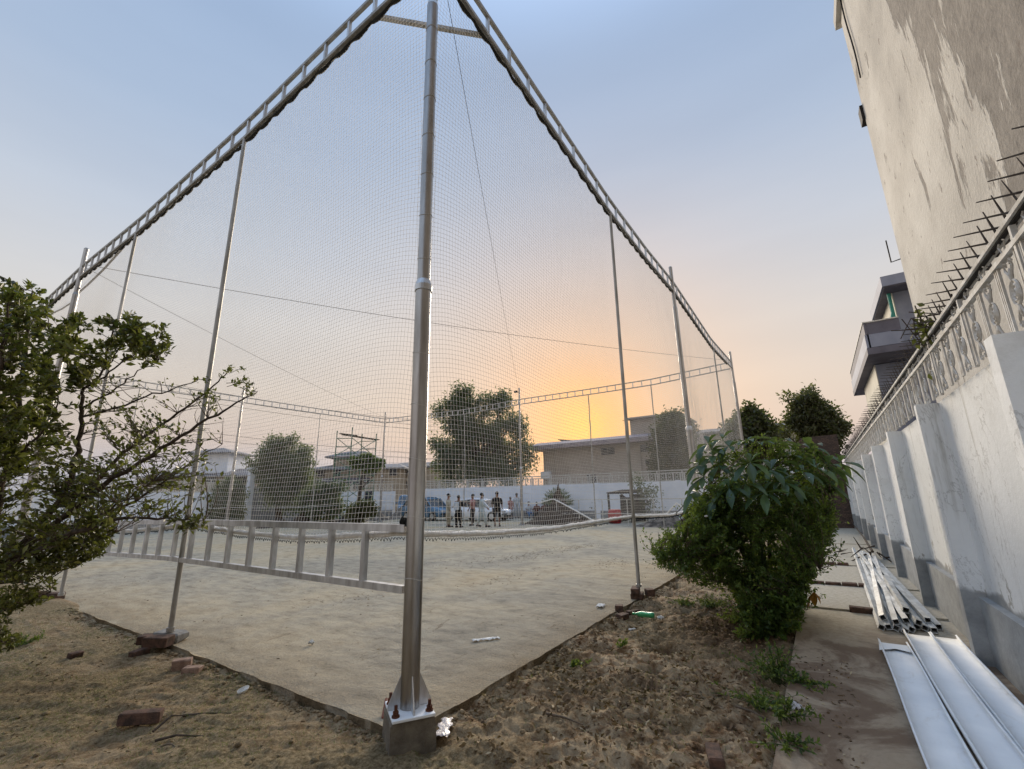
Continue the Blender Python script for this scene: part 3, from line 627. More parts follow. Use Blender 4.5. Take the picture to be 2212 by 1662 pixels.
# knotted black bundle beside the pole on the rail
b = MB()
for i in range(26):
    a = R.rand(3)*(.04, .09, .03)+(-.02, .08, 1.305); c_ = a+(R.rand(3)-.5)*(.04, .05, .04); m_ = (a+c_)/2+(0, 0, .03)
    b.tube([a, m_, c_], .009, 5)
tag(b.build('knotted_cord', 'net_dark', loc=(0, .15, 1.3)), 'black knotted cord bundle tied on the ladder rail at the near corner pole', 'cord')
def cable(pts, r, label, sag=0, n=24, m='dark_metal', name='cable'):
    a, c_ = map(lambda q: np.array(q, float), pts); f = np.linspace(0, 1, n)
    P_ = a+(c_-a)*f[:, None]; P_[:, 2] -= sag*4*f*(1-f)
    b = MB(); b.tube(P_, r, 5); return tag(b.build(name, m, loc=a), label, 'cable')
cable([(0, 11.4, 7.1), (19.4, 0, 7.35)], .007, 'thin cable crossing the sky from the left main pole to the far right corner', .25)
cable([(0, 11.4, 7.05), (19.4, 23.08, 7.3)], .006, 'thin cable running down from the left main pole to the far corner pole', .15)
cable([(.03, .03, 7.4), (19.4, 11.45, 7.4)], .004, 'thin cable running down inside the net right of the near corner pole', .1)
cable([(1.8, -.0, 6.75), (9.35, 0, 6.9)], .003, 'slack cord along the right truss above the net', .25)
# dark rope hanging in a diagonal below the left truss
b = MB(); p0, p1 = PX(262, 540, .1), PX(165, 637, .1); b.tube([p0, (p0*.65+p1*.35)+(0, 0, -.06), (p0*.3+p1*.7)+(0, 0, -.05), p1], .022, 6)
tag(b.build('hanging_rope', 'net_dark', loc=p0), 'dark rope hanging slantwise below the left truss next to the left main pole', 'rope')
p0, p1 = PX(158, 652, .1), PX(112, 678, .1)
b = MB(); b.tube([p0, (p0+p1)/2+(0, 0, -.03), p1], .018, 6); tag(b.build('hanging_rope', 'net_dark', loc=p0), 'short dark rope hanging left of the left main pole by the shrub top', 'rope')
for (ya, yb, lb) in ((9.45, 0., 'white rope strung at waist height on the far left side, left span'), (9.45, 19.4, 'white rope strung at waist height on the far left side, right span')):
    cable([(ya, 23.08, 1.25), (yb, 23.08, 1.45)], .014, lb, .2, m='white_steel', name='rope')
p0 = PX(1000*.2500+1300*.6744, 0, 19.4)
# ------------------------------------------------------------------ bricks and litter near the camera
p = G(1391, 1290, .0); bx_ = 4.68; 
brick(4.62, .03, .115, .24, .12, .075, .25, label='upper brick under the slim post left of the right shrub', group='bricks packed under the slim posts')
brick(4.66, .02, .035, .23, .17, .08, .2, label='lower brick under the slim post left of the right shrub', group='bricks packed under the slim posts')
brick(4.76, -.14, .08, .15, .12, .09, .6, label='half brick on the right of the pad under the right slim post', group='bricks packed under the slim posts')
q = np.array([-.02, 3.7])
brick(q[0]-.1, q[1]-.0, .055, .27, .13, .1, -1.05, label='large brick right of the foot of the left slim post', group='bricks packed under the slim posts')
brick(q[0]-.1, q[1]+.24, .045, .19, .13, .09, -.8, label='brick left of the foot of the left slim post', group='bricks packed under the slim posts')
b = MB(); b.box((q[0]+.04, q[1]+.1, .06), (.3, .2, .1), -1.0, jit=.03, bev=.02); tag(b.build('mortar_pad', 'mortar', loc=(q[0], q[1], 0)), 'grey mortar lump between the bricks at the left slim post', 'mortar')
p = G(300, 1415, -.04); brick(p[0], p[1], -.02, .16, .1, .06, .4, label='small brick fragment below the left slim post pad', m='brick')
p = G(105, 1297); brick(p[0]-.0, p[1], .06, .38, .16, .11, -1.0, label='long brick at the foot of the slim post below the left shrub')
p = G(392, 1445, -.04); brick(p[0], p[1], .0, .16, .1, .085, -.55, m='brick_pale', label='pale brick piece near the slab edge, the left one of two')
p = G(412, 1456, -.04); brick(p[0]+.0, p[1]-.02, -.01, .15, .09, .07, -.9, m='brick_pale', label='pale brick piece near the slab edge, the right one of two')
p = G(303, 1562, -.04); brick(p[0], p[1], .0, .26, .08, .075, -.72, ry=.05, label='long dark brick lying alone on the mossy soil at lower left')
p = G(162, 1420, -.04); brick(p[0], p[1], -.02, .11, .08, .06, .2, label='small reddish brick lump left of the slim post pad')
p = G(1338, 1322, -.02); brick(p[0], p[1], .02, .13, .1, .09, .3, label='upright brick stub at the slab edge beside the green bottle')
p = G(1345, 1338, -.04); brick(p[0], p[1], -.01, .16, .1, .07, -.3, label='rounded brick in front of the stub at the slab edge')
p = G(1368, 1328, -.03); brick(p[0], p[1], .0, .2, .06, .05, -.5, label='thin brick sliver touching the neck of the green bottle')
p = G(1545, 1640, -.05); brick(p[0], p[1], -.035, .2, .09, .06, .3, label='half buried brown brick at the bottom right edge of the soil')
p = G(1380, 1562, -.04)
# green bottle
def lathe(b, prof, p, ax, n=14):
    ax = np.array(ax, float); ax /= np.linalg.norm(ax); u = np.cross(ax, (0, 0, 1)); u /= np.linalg.norm(u); v = np.cross(u, ax)
    b.loft([[np.array(p)+ax*a+r_*(math.cos(t_)*u+math.sin(t_)*v) for t_ in np.arange(n)*2*math.pi/n] for a, r_ in prof])
p = G(1392, 1328, .0); t = thing('plastic_bottle', (p[0], p[1], 0), 'green plastic bottle lying on the soil by the bricks', 'bottle')
d = np.array([.35, -.85, -.06])
b = MB(); lathe(b, [(-.13, .012), (-.1, .014), (-.07, .03), (-.02, .036), (.05, .03), (.08, .036), (.12, .034), (.125, .02)], (p[0], p[1], .0), d); b.build('bottle_body', 'green_plastic', t, smooth=True)
b = MB(); lathe(b, [(-.15, .014), (-.13, .015)], (p[0], p[1], .0), d); b.build('cap', 'green_plastic', t)
# sheets / wrappers
def crumple(name, p, L_, W_, rz, m, label, cat, h=.02, fold=3, seed=1, z0=0.0):
    rs = np.random.RandomState(seed); n, k = 16, 7; V = []
    for i in range(n):
        for j in range(k):
            a = (i/(n-1)-.5)*L_; c_ = (j/(k-1)-.5)*W_*(1-.25*math.sin(i*.9+seed))
            V.append((a+rs.uniform(-1, 1)*L_*.012, c_, abs(math.sin(i*fold*.35+j*1.1))*h+rs.rand()*h*.5+h*.4*(1-abs(2*j/(k-1)-1))))
    V = np.array(V); c0, s0 = math.cos(rz), math.sin(rz); V = np.stack([V[:, 0]*c0-V[:, 1]*s0, V[:, 0]*s0+V[:, 1]*c0, V[:, 2]], 1)+(p[0], p[1], z0)
    F = [(i*k+j, (i+1)*k+j, (i+1)*k+j+1, i*k+j+1) for i in range(n-1) for j in range(k-1)]
    o_ = npmesh(name, V, F, m, loc=(p[0], p[1], z0)); md = o_.modifiers.new('s', 'SOLIDIFY'); md.thickness = .0015
    return tag(o_, label, cat)
p = G(1050, 1384); crumple('paper_strip', p, .3, .055, -.72, 'paper', 'long white wrapper strip lying on the court right of the near pole', 'wrapper', .014, seed=3, z0=.005)
b = MB(); 
p = G(1298, 1312); crumple('paper_scrap', p, .17, .09, .2, 'paper', 'white paper scrap on the court edge left of the brick stub', 'paper', .02, seed=5, z0=.005)
p = G(672, 1394); crumple('paper_ball', p, .055, .04, .4, 'paper', 'tiny white paper ball in the middle of the court left of the pole', 'paper', .03, seed=6, z0=.0)
p = G(960, 1585, -.05); crumple('plastic_bag', p, .25, .085, prot+1.15, 'clear_plastic', 'crumpled clear plastic wrapper leaning beside the concrete block', 'wrapper', .012, seed=9, z0=-.02)
p = G(1428, 1342, -.05); crumple('plastic_cup', p, .08, .07, .4, 'paper', 'crushed white cup on the soil right of the green bottle', 'cup', .03, seed=12, z0=-.04)
p = G(1365, 1362, -.05); crumple('paper_scrap', p, .1, .03, -.6, 'paper', 'small dirty paper shred on the soil below the bricks', 'paper', .015, seed=14, z0=-.05)
p = G(1548, 1420, -.05)
p = G(1720, 1532, 0); crumple('plastic_bag', p, .1, .07, .4, 'clear_plastic', 'small clear plastic scrap at the path edge beside the weeds', 'wrapper', .02, seed=16, z0=.002)
# half shell cup
p = G(524, 1500, -.05); b = MB(); pr = [(.0, .012), (.008, .028), (.022, .038), (.034, .041)]
b.loft([[(p[0]+r_*math.cos(a_)*1.1, p[1]+r_*math.sin(a_), -.045+h_+.012*math.cos(a_)) for a_ in np.arange(12)*math.pi/6] for h_, r_ in pr], cap=False)
o_ = b.build('plastic_cup', 'paper', loc=(p[0], p[1], -.05)); o_.modifiers.new('s', 'SOLIDIFY').thickness = .002
tag(o_, 'small white bowl shaped cup on the mossy soil left of the near pole', 'cup')
# reddish pipe stub and stick beside the footing
p = G(829, 1588, -.1); q = G(838, 1545, -.05)
b = MB(); b.tube([(p[0], p[1], -.12), (p[0]+.01, p[1]+.02, .0), (q[0]-.02, q[1], .06)], [.017, .017, .013], 10)
tag(b.build('pipe_stub', 'brown_paint', loc=(p[0], p[1], -.12)), 'reddish brown pipe stub standing against the left of the concrete block', 'pipe')
# coil of wire in the soil
p = G(352, 1632, -.05); b = MB(); an = np.linspace(0, 6.5, 30)
b.tube([(p[0]+.06*math.cos(a_), p[1]+.09*math.sin(a_), -.025+.006*math.sin(a_*3)) for a_ in an], .006, 6)
tag(b.build('root_ring', 'twig', loc=(p[0], p[1], -.05)), 'loop of dry stem lying on the soil at lower left', 'dry stem')
for i, (x0, y0, x1, y1, h_) in enumerate([(335, 1605, 440, 1595, .03), (330, 1585, 400, 1550, .05), (395, 1550, 500, 1545, .01), (1180, 1545, 1260, 1570, .01), (1590, 1530, 1660, 1560, .015)]):
    a_, c_ = G(x0, y0, -.045), G(x1, y1, -.045); b = MB(); m_ = (a_+c_)/2+(R.uniform(-.02, .02), R.uniform(-.02, .02), h_)
    b.tube([a_+(0, 0, .012), m_+(0, 0, .005), c_+(0, 0, .012)], [.009, .007, .004], 6)
    tag(b.build('stick', 'bark' if i < 3 else 'twig', loc=a_), ['dark thick stick beside the dry stem loop', 'bent stick above the dry stem loop', 'long thin twig on the soil right of the stem loop', 'twig on the rough soil right of the block', 'twig lying by the weeds at the path edge'][i], 'stick')
# ------------------------------------------------------------------ white boundary wall with pilasters on the right
t = thing('boundary_wall', (9, -3.7, 0), 'white painted boundary wall with pilasters along the concrete path on the right', 'wall')
b = MB(); n = 60; xs_ = np.linspace(-4, 26, n)
b.box((11, -3.72, 1.165), (30, .24, 2.33)); b.build('wall_panel', 'wall_white', t)
b = MB(); pl = [(-3.585, .58), (-3.60, .62)]; b.box((11, -3.57, .2), (30, .06, .72)); b.build('plinth', 'wall_white', t)
for k in range(-1, 9):
    x = .98+2.5*k
    b = MB(); b.box((x+.075, -3.515, 1.16), (.15, .17, 2.34), jit=.012); b.build('pilaster', 'wall_white', t)
def motif(b, x, y, z0, z1, ax='x', r=.007):
    zc = (z0+z1)/2; h = z1-z0; V = (lambda u, z: (x+u, y, z)) if ax == 'x' else (lambda u, z: (x, y+u, z))
    for rr in (.018, .042, .064):
        b.tube([V(rr*math.cos(a), zc+rr*1.1*math.sin(a)) for a in np.linspace(0, 6.283, 15)], r, 4, False)
    for sg in (-1, 1):
        for sx in (-1, 1):
            b.tube([V(0, zc+sg*.066), V(sx*.022, zc+sg*h*.27), V(sx*.05, zc+sg*h*.36), V(sx*.058, zc+sg*h*.43), V(sx*.04, zc+sg*h*.47), V(sx*.024, zc+sg*h*.44), V(sx*.032, zc+sg*h*.40)], r, 4, False)
        b.tube([V(0, zc+sg*.066), V(0, zc+sg*h*.26), V(0, zc+sg*h*.36)], [.006, .013, .003], 5)
t = thing('metal_railing', (9, -3.55, 2.33), 'white scrollwork metal railing on top of the right boundary wall', 'railing')
RY = -3.55
for nm, z, w, h_ in (('lower_rail', 2.745, .035, .028),): b = MB(); b.box((9, RY, z), (26, w, h_)); b.build(nm, 'white_steel', t)
for yy in (RY-.03, RY+.012): b = MB(); b.box((9, yy, 2.86+.012*(yy > RY)), (26, .016, .024)); b.build('top_rail', 'white_steel', t)
b = MB(); b.box((9, RY-.009, 2.858), (26, .024, .012)); b.build('rail_gap_strip', 'dark_metal', t)
x = -2.65; k = 0
while x < 21:
    b = MB(); b.box((x, RY, 2.585), (.026, .026, .51)); b.build('railing_post', 'white_steel', t)
    b = MB()
    for j in range(3):
        xm = x+.185+.377*j; motif(b, xm, RY, 2.335, 2.73)
        for q in (-.1, -.075, -.05): b.box((xm+.24+q, RY, 2.535), (.013, .013, .39))
        if j == 0: 
            for q in (.035, .06): b.box((x+q, RY, 2.535), (.009, .009, .39))
        # curls under the top rail
        for sx in (-1, 1): b.tube([(xm+sx*.012, RY, 2.76), (xm+sx*.035, RY, 2.8), (xm+sx*.055, RY, 2.825), (xm+sx*.03, RY, 2.838)], .0045, 4, False)
    b.build('scroll_panel', 'white_steel', t); x += 1.13; k += 1
t = thing('spike_strip', (9, -3.6, 2.93), 'row of dark iron anti climb spikes above the white railing', 'spikes'); rest = MB(); ks = 0
x = -2.1
while x < 21.5:
    y = RY-.06+R.uniform(-.01, .01); z = 2.915+R.uniform(-.01, .01); b = MB() if ks < 100 else rest; ks += 1
    b.tube([(x, y, z), (x+R.uniform(-.02, .02), y+.23, z+.01+R.uniform(-.012, .012))], [.0085, .003], 5)
    b.tube([(x, y, z), (x+R.uniform(-.015, .015), y+.04, z+.2)], [.0085, .003], 5)
    b.tube([(x, y, z), (x+R.uniform(-.02, .02), y-.1, z+.17)], [.0085, .003], 5)
    b.box((x, y, z), (.045, .05, .045), jit=.02); b.tube([(x, y, z), (x+.02, y+.04, z-.07)], .006, 5)
    x += .188
    if b is not rest: b.build('spike_cluster', 'spike', t)
o_ = rest.build('spike_cluster', 'spike', t); o_['kind'] = 'stuff'
b = MB(); b.beam((-2.6, RY-.06, 2.895), (21.5, RY-.06, 2.895), .014, .014); b.build('bar', 'spike', t)
# dried creeper caught in the spikes
def leafmesh(name, P, D, L_, W_, m, parent=None, rnd=None, loc=None, seed=0, fold=.25, droop=0):
    rs = np.random.RandomState(seed+5); P = np.asarray(P, float); n = len(P); D = np.asarray(D, float); D = D/(np.linalg.norm(D, axis=1, keepdims=True)+1e-9)
    L_ = np.broadcast_to(L_, (n,))[:, None]; W_ = np.broadcast_to(W_, (n,))[:, None]
    rv = rs.randn(n, 3)+np.array([0, 0, 1.2]); S_ = np.cross(D, rv); S_ /= np.linalg.norm(S_, axis=1, keepdims=True)+1e-9; N_ = np.cross(S_, D)
    a = P; m_ = P+D*L_*.5; l = m_+S_*W_*.5+N_*W_*fold; r_ = m_-S_*W_*.5+N_*W_*fold; tip = P+D*L_+np.array([0, 0, -1.])*droop*L_
    l2 = P+D*L_*.22+S_*W_*.3+N_*W_*fold*.6; r2 = P+D*L_*.22-S_*W_*.3+N_*W_*fold*.6
    V = np.stack([a, r2, r_, tip, l, l2], 1).reshape(-1, 3); i = np.arange(n)[:, None]*6
    F = np.vstack([i+np.array([[0, 1, 2, 3]]), i+np.array([[0, 3, 4, 5]])])
    if rnd is None: rnd = rs.rand(n)
    return npmesh(name, V, F, m, parent, loc, rnd=np.concatenate([rnd, rnd]))
def PYv(x, y, Y): return PY(x, y, Y)
p = PY(2003, 712, -3.55)
P_ = np.array(p)+R.randn(90, 3)*(.12, .05, .1); t = thing('dried_creeper', p, 'clump of dried creeper caught in the spikes in front of the balcony house', 'plant')
leafmesh('leaves', P_, R.randn(90, 3), .07, .04, 'leaf_dark', t); b = MB()
for i in range(14): a = p+R.randn(3)*.08; b.tube([a, a+R.randn(3)*.08, a+R.randn(3)*.14], .005, 4)
b.build('stems', 'bark', t)
# ------------------------------------------------------------------ tall building, balcony house
t = thing('tall_building', (2, -9, 0), 'tall old building with peeling beige render above the white wall', 'building')
b = MB(); b.box((-2, -9.4, 8), (19.9, 10, 16), jit=0); b.build('wall', 'tall_render', t)
b = MB(); b.box((-2, -9.38, 16.2), (20.6, 10.4, .4)); b.box((-2.0, -4.37, 11.6), (20.3, .12, .25)); b.build('cornice', 'tall_render', t)
b = MB(); p = PY(1868, 225, -4.4); b.box((8.05, -4.5, p[2]), (.25, .3, .35)); b.build('bracket', 'dark_metal', t)
b = MB(); p = PY(1945, 548, -4.5); b.tube([(8.05, -4.45, p[2]-.25), (8.2, -4.3, p[2]-.22), (8.2, -4.3, p[2]+.25)], .012, 6); b.build('pipe_hook', 'dark_metal', t)
b = MB(); zz = np.linspace(9.4, 12.2, 10); b.tube([(7.35+.05*math.sin(z*3), -4.37, z) for z in zz], .014, 5); b.build('hanging_wire', 'dark_metal', t)
t = thing('balcony_house', (18, -6, 0), 'blue grey house with a jutting balcony beyond the tall building', 'house')
b = MB(); b.box((18.6, -8.8, 5.4), (7., 7, 4.5)); b.build('upper_wall', 'blue_grey', t)
b = MB(); b.box((18.6, -5.29, 6.65), (7.0, .02, 1.95)); b.build('upper_front', 'cream', t)
b = MB(); b.box((17.6, -8.6, 2.7), (4.2, 8.1, 5.4)); b.build('lower_wall', 'blue_grey', t)
b = MB(); b.box((17.6, -4.54, 2.7), (4.2, .02, 5.4)); b.build('lower_front', 'cream', t)
b = MB(); b.prism([(14.05, 5.42), (21.2, 5.42), (21.2, 5.62), (14.05, 5.62)], (0, -8, 0), (1, 0, 0), (0, 0, 1), (0, 1, 0), 3.72); b.build('balcony_slab', 'slab_dark', t)
b = MB(); b.box((17.6, -4.34, 5.83), (7.1, .1, .4)); b.box((14.1, -4.75, 5.83), (.1, .8, .4)); b.build('balcony_parapet', 'blue_grey', t)
b = MB(); b.box((17.6, -4.34, 6.22), (7.1, .05, .36)); b.box((14.1, -4.75, 6.22), (.05, .8, .36)); b.build('balcony_grille', 'slab_dark', t)
b = MB(); b.box((17.6, -4.34, 6.42), (7.15, .09, .035)); b.box((14.1, -4.75, 6.42), (.09, .8, .035)); b.build('balcony_handrail', 'white_steel', t)
b = MB(); b.box((16.1, -6.6, 7.72), (3.4, 3.2, .32)); b.box((16.8, -6.9, 7.95), (2.2, 2.6, .2)); b.build('roof_slab', 'blue_grey', t)
b = MB(); b.box((16.1, -6.6, 7.55), (3.3, 3.1, .04)); b.build('roof_soffit', 'slab_dark', t)
b = MB(); b.tube([(15.02, -5.2, 5.7), (15.02, -5.2, 7.5)], .05, 8); b.tube([(15.02, -5.05, 5.7), (15.02, -5.05, 6.3), (15.02, -5.2, 6.9)], .04, 8); b.build('drain_pipe', 'green_pipe', t)
b = MB(); b.box((19.4, -8.4, 1.6), (6, 6, 3.2)); b.build('annex', 'cream', t)
# brick wall closing the end of the path
t = thing('brick_wall', (21.5, -1.5, 0), 'dark rough brick wall closing the far end of the path behind the shrub', 'wall')
b = MB(); pts = [(-3.45, 0), (2.6, 0), (2.6, .7), (.8, .9), (-.9, 1.2), (-1.6, 2.2), (-1.9, 3.5), (-2.1, 3.85), (-3.45, 3.9)]
b.prism(pts, (21.5, 0, 0), (0, 1, 0), (0, 0, 1), (1, 0, 0), .3); b.build('brickwork', 'brickwork', t)
# ------------------------------------------------------------------ far boundary walls
def far_wall(name, p0, p1, h, label, hr=.66, m='white_far', plinth=True, rail=True, dark=None):
    p0 = np.array(p0, float); p1 = np.array(p1, float); d = p1-p0; L_ = np.linalg.norm(d); d /= L_; n = np.array([-d[1], d[0]]); mid = (p0+p1)/2
    rz = math.atan2(d[1], d[0]); t = thing(name, (mid[0], mid[1], 0), label, 'wall')
    b = MB(); b.box((*mid, h/2), (L_, .22, h), rz); b.build('wall_panel', m, t)
    if plinth: b = MB(); b.box((*mid, .25), (L_-.004, .3, .55), rz); b.build('plinth', 'grey_far', t)
    k = int(L_/2.6)
    for i in range(k+1):
        q = p0+d*(L_*i/k); b = MB(); b.box((*q, h/2+.02), (.3, .34, h+.06), rz); b.build('pilaster', m, t)
    if rail:
        b = MB(); b.box((*mid, h+hr), (L_, .07, .06), rz); b.build('top_rail', 'white_steel', t)
        b = MB(); b.box((*mid, h+hr*.78), (L_, .04, .03), rz); b.build('lower_rail', 'white_steel', t)
        kk = int(L_/1.5)
        for i in range(kk):
            s0, s1 = L_*i/kk, L_*(i+1)/kk; b = MB()
            q = p0+d*s0; b.box((*q, h+hr/2), (.06, .06, hr), rz)
            zt = h+hr*.78-.02; w = (s1-s0-.3)/3
            for j in range(4): q = p0+d*(s0+.13+(w+.02)*j); b.box((*q, (h+zt)/2), (.075, .03, zt-h), rz)
            for j in range(3):
                q = p0+d*(s0+.13+(w+.02)*(j+.5)); 
                for zc in (.28, .72):
                    z = h+(zt-h)*zc; rr = (zt-h)*.2
                    b.tube([(q[0]+d[0]*rr*.9*math.cos(a), q[1]+d[1]*rr*.9*math.cos(a), z+rr*math.sin(a)) for a in np.linspace(0, 6.283, 9)], .016, 4, False)
            for z in (h+.03, zt): q = p0+d*((s0+s1)/2); b.box((*q, z), (s1-s0-.08, .035, .04), rz)
            b.build('grille_panel', 'white_steel', t)
    return t
far_wall('boundary_wall', (27, -3.3), (27, 26.2), 2.3, 'blue white boundary wall with openwork railing behind the parked cars')
far_wall('boundary_wall', (19.8, 31), (27.6, 31), 2.2, 'white boundary wall with railing behind the scaffold and leaning tree', .9)
far_wall('boundary_wall', (-2, 31), (13.4, 31), 2.15, 'white boundary wall seen left of the round tree through shrub twigs', .85)
far_wall('boundary_wall', (13.4, 32.6), (20.6, 32.6), 2.6, 'plain grey wall hidden behind the round tree', .7, m='grey_far', rail=False)
p = PY(548, 990, 31); b = MB(); b.box((p[0], 31, 1.9), (.35, .4, 3.8)); b.box((p[0], 31, 3.8), (.5, .5, .12))
tag(b.build('gate_pier', 'white_far', loc=(p[0], 31, 0)), 'tall white pier left of the round tree in the far wall', 'pier')
p = PY(795, 1085, 30.8); b = MB(); b.box((p[0], 30.8, 1.2), (.7, .06, 2.0)); b.box((p[0]-.36, 30.78, 1.2), (.05, .09, 2.1)); b.box((p[0]+.36, 30.78, 1.2), (.05, .09, 2.1)); b.box((p[0], 30.78, 2.24), (.77, .09, .05))
tag(b.build('door', 'cl_navy', loc=(p[0], 30.8, 0.1)), 'narrow dark door in the white wall right of the leaning tree', 'door')
# low pipe railing in front of the far wall
def pipe_fence(p0, p1, h, label, step=2.0, r=.022, mids=(.5,)):
    p0 = np.array(p0, float); p1 = np.array(p1, float); L_ = np.linalg.norm(p1-p0); k = max(1, int(L_/step)); t = thing('pipe_railing', (*((p0+p1)/2), 0), label, 'railing')
    for f in (1,)+tuple(mids): b = MB(); b.tube([(*p0, h*f), (*p1, h*f)], r, 6); b.build('rail', 'white_steel', t)
    for i in range(k+1): q = p0+(p1-p0)*i/k; b = MB(); b.tube([(*q, 0), (*q, h)], r*1.1, 6); b.build('post', 'white_steel', t)
    return t
pipe_fence((20.6, .4), (20.6, 9.9), 1.3, 'white pipe railing in front of the gazebo and far wall', 1.35, mids=(.45,))
pipe_fence((22.5, 30.2), (27, 30.2), 1.2, 'thin pipe railing in front of the white wall right of the door', .9, mids=(.5,))
# ------------------------------------------------------------------ houses behind
def win(t, c_, size, axis, m='window_dark', frame=True):
    b = MB(); s = (.08, size[0], size[1]) if axis == 'x' else (size[0], .08, size[1]); b.box(c_, s); o_ = b.build('window', m, t)
    if frame:
        b = MB(); e = .05
        for dz in (-1, 1): b.box((c_[0], c_[1], c_[2]+dz*size[1]/2), (.12, size[0]+.1, e) if axis == 'x' else (size[0]+.1, .12, e))
        b.box(c_, (.1, e*.7, size[1]) if axis == 'x' else (e*.7, .1, size[1])); f_ = b.build('frame', 'bld_grey', t); f_.parent = o_
XB = 38
y1, y0 = PX(1155, 975, XB)[1], 2.0
t = thing('long_house', (XB+4, (y0+y1)/2, 0), 'long low greyish house with a wide eave in front of the sunset glow', 'house')
b = MB(); y0 = 6.0; b.box((XB+4, (y0+y1-1)/2, 3.1), (8, y1-1-y0, 6.2)); b.build('wall', 'bld_grey', t)
b = MB(); b.prism([(-1.1, 6.1), (-1.1, 6.5), (.6, 6.95), (9, 6.95), (9, 6.1)], (XB, y0, 0), (1, 0, 0), (0, 0, 1), (0, 1, 0), y1-y0); b.build('eave', 'eave', t)
p = PX(1392, 905, XB+1); yb = PX(1362, 930, XB+1)[1]
b = MB(); b.box((XB+4, (yb+7)/2, 7.65), (6, yb-7, 1.6)); b.box((XB+3.8, (yb+7)/2, 8.5), (6.7, yb-6.6, .12)); b.build('roof_room', 'bld_grey', t)
for (wx, wy, sz) in ((1313, 975, (1.3, .7)), (1403, 968, (1.6, .7)), (1278, 1035, (.9, .9))):
    p = PX(wx, wy, XB-.02); win(t, p, sz, 'x')
p = PX(1180, 1027, XB-.2); b = MB(); b.box(p, (.5, 1.0, .7), bev=.03); b.build('air_conditioner', 'white_far', t)
for wx in (1198, 1385, 1440): p = PX(wx, 1000, XB-.06); b = MB(); b.tube([(p[0], p[1], 2), (p[0], p[1], 6)], .05, 6); b.build('drain_pipe', 'bld_grey', t)
p = PX(1400, 1003, XB-.3); b = MB(); b.tube([(p[0]+.3, p[1], p[2]), p, p-(0, 0, .5)], .06, 6); b.box(p+(0, 0, .2), (.3, .35, .4)); b.build('wall_lamp', 'dark_metal', t)
for (a, c_, lb) in (((1205, 1102), (1262, 955), 'thin slanted solar panel on the roof of the long house, left one'), ((1339, 1102), (1380, 945), 'thin slanted solar panel on the roof of the long house, right one')):
    q0 = PX(a[0], 949 if a[0] < 1300 else 942, XB+2); q1 = PX(c_[0], c_[1]+(-2), XB+2)
    b = MB(); b.prism([(-.0, 0), (2.2, -.25), (2.2, -.31), (0, -.06)], q0, (1, 0, 0), (0, 0, 1), (q1-q0)/np.linalg.norm(q1-q0), float(np.linalg.norm(q1-q0)))
    b.beam(q0*.3+q1*.7+(0.3, 0, -.05), q0*.3+q1*.7+(.3, 0, -.9), .06, .06); b.beam(q0*.7+q1*.3+(0.3, 0, -.05), q0*.7+q1*.3+(.3, 0, -.9), .06, .06)
    tag(b.build('solar_panel', 'dark_metal', loc=q0), lb, 'solar panel')
p = PX(1360, 905, XB+.8); b = MB(); b.tube([(p[0], p[1]+.2, p[2]-2), (p[0], p[1]+.2, p[2]+.1)], .03, 5); b.tube([(p[0], p[1]-.3, p[2]-.15), (p[0], p[1]+.7, p[2]-.1)], .025, 5)
tag(b.build('antenna', 'dark_metal', loc=(p[0], p[1], 6.9)), 'thin antenna mast at the left corner of the roof room', 'antenna')
t = thing('cream_house', (49, 2, 0), 'pale house with a flat eave behind the flowering tree', 'house')
ya, yb = PX(1503, 940, 45)[1], PX(1752, 930, 45)[1]
b = MB(); b.box((49, (ya+yb)/2-.0, 3.55), (7.6, ya-yb-1.2, 7.1)); b.build('wall', 'cream', t)
b = MB(); b.prism([(-.8, 7.1), (-.8, 7.3), (1.5, 7.85), (8, 7.9), (8, 7.1)], (45, yb, 0), (1, 0, 0), (0, 0, 1), (0, 1, 0), ya-yb); b.build('eave', 'roof_grey', t)
p = PX(1525, 972, 45.15); win(t, p, (1.2, .8), 'x')
p = PX(1590, 985, 45.15); win(t, p, (1., .8), 'x')
# houses to the left, turned towards the camera: built in a frame (right, away) at a camera distance
HR = c2w((1, 0, 0), False); HA = c2w((0, 1, 0), False)
hz = math.atan2(HR[1], HR[0])
def Zd(y, D, x=900): return PD(x, y, D)[2]
def hbox(b, xa, xb, za, zb, D, dep, shrink=0):
    a = PD(xa, 1060, D); c_ = PD(xb, 1060, D); w = float(np.linalg.norm((c_-a)[:2])); m_ = (a+c_)/2+HA*dep/2
    b.box((m_[0], m_[1], (za+zb)/2), (w, dep, zb-za), hz); return m_, w
def hip(b, xa, xb, z0, z1, D, dep, over=.8, top=.25, thick=.18):
    a = PD(xa, 1060, D); c_ = PD(xb, 1060, D); w = float(np.linalg.norm((c_-a)[:2])); m_ = (a+c_)/2+HA*dep/2
    def ring(w_, d_, z): return [m_+HR*sx*w_/2+HA*sy*d_/2+np.array([0, 0, z-m_[2]]) for sx, sy in ((-1, -1), (1, -1), (1, 1), (-1, 1))]
    tw = max(w-(dep)*(1-top), w*top*.3); b.loft([ring(w+over*2, dep+over*2, z0-thick), ring(w+over*2, dep+over*2, z0), ring(tw, dep*top*.2+.05, z1)])
D = 62
def hwin(t, x, y, w, h, D_, m='window_dark'):
    p = PD(x, y, D_)-HA*.05; b = MB(); b.box(p, (w, .1, h), hz); o_ = b.build('window', m, t)
    b = MB(); b.box(p-HA*.03+np.array([0, 0, -h/2]), (w+.2, .14, .08), hz); f_ = b.build('sill', 'bld_grey', t); f_.parent = o_
t = thing('villa', PD(520, 1060, D)*(1, 1, 0), 'grey roofed villa with a square tower left of the round tree', 'house')
b = MB(); hbox(b, 300, 640, 0, Zd(1022, D), D+1, 10); b.build('wall', 'tan_wall', t)
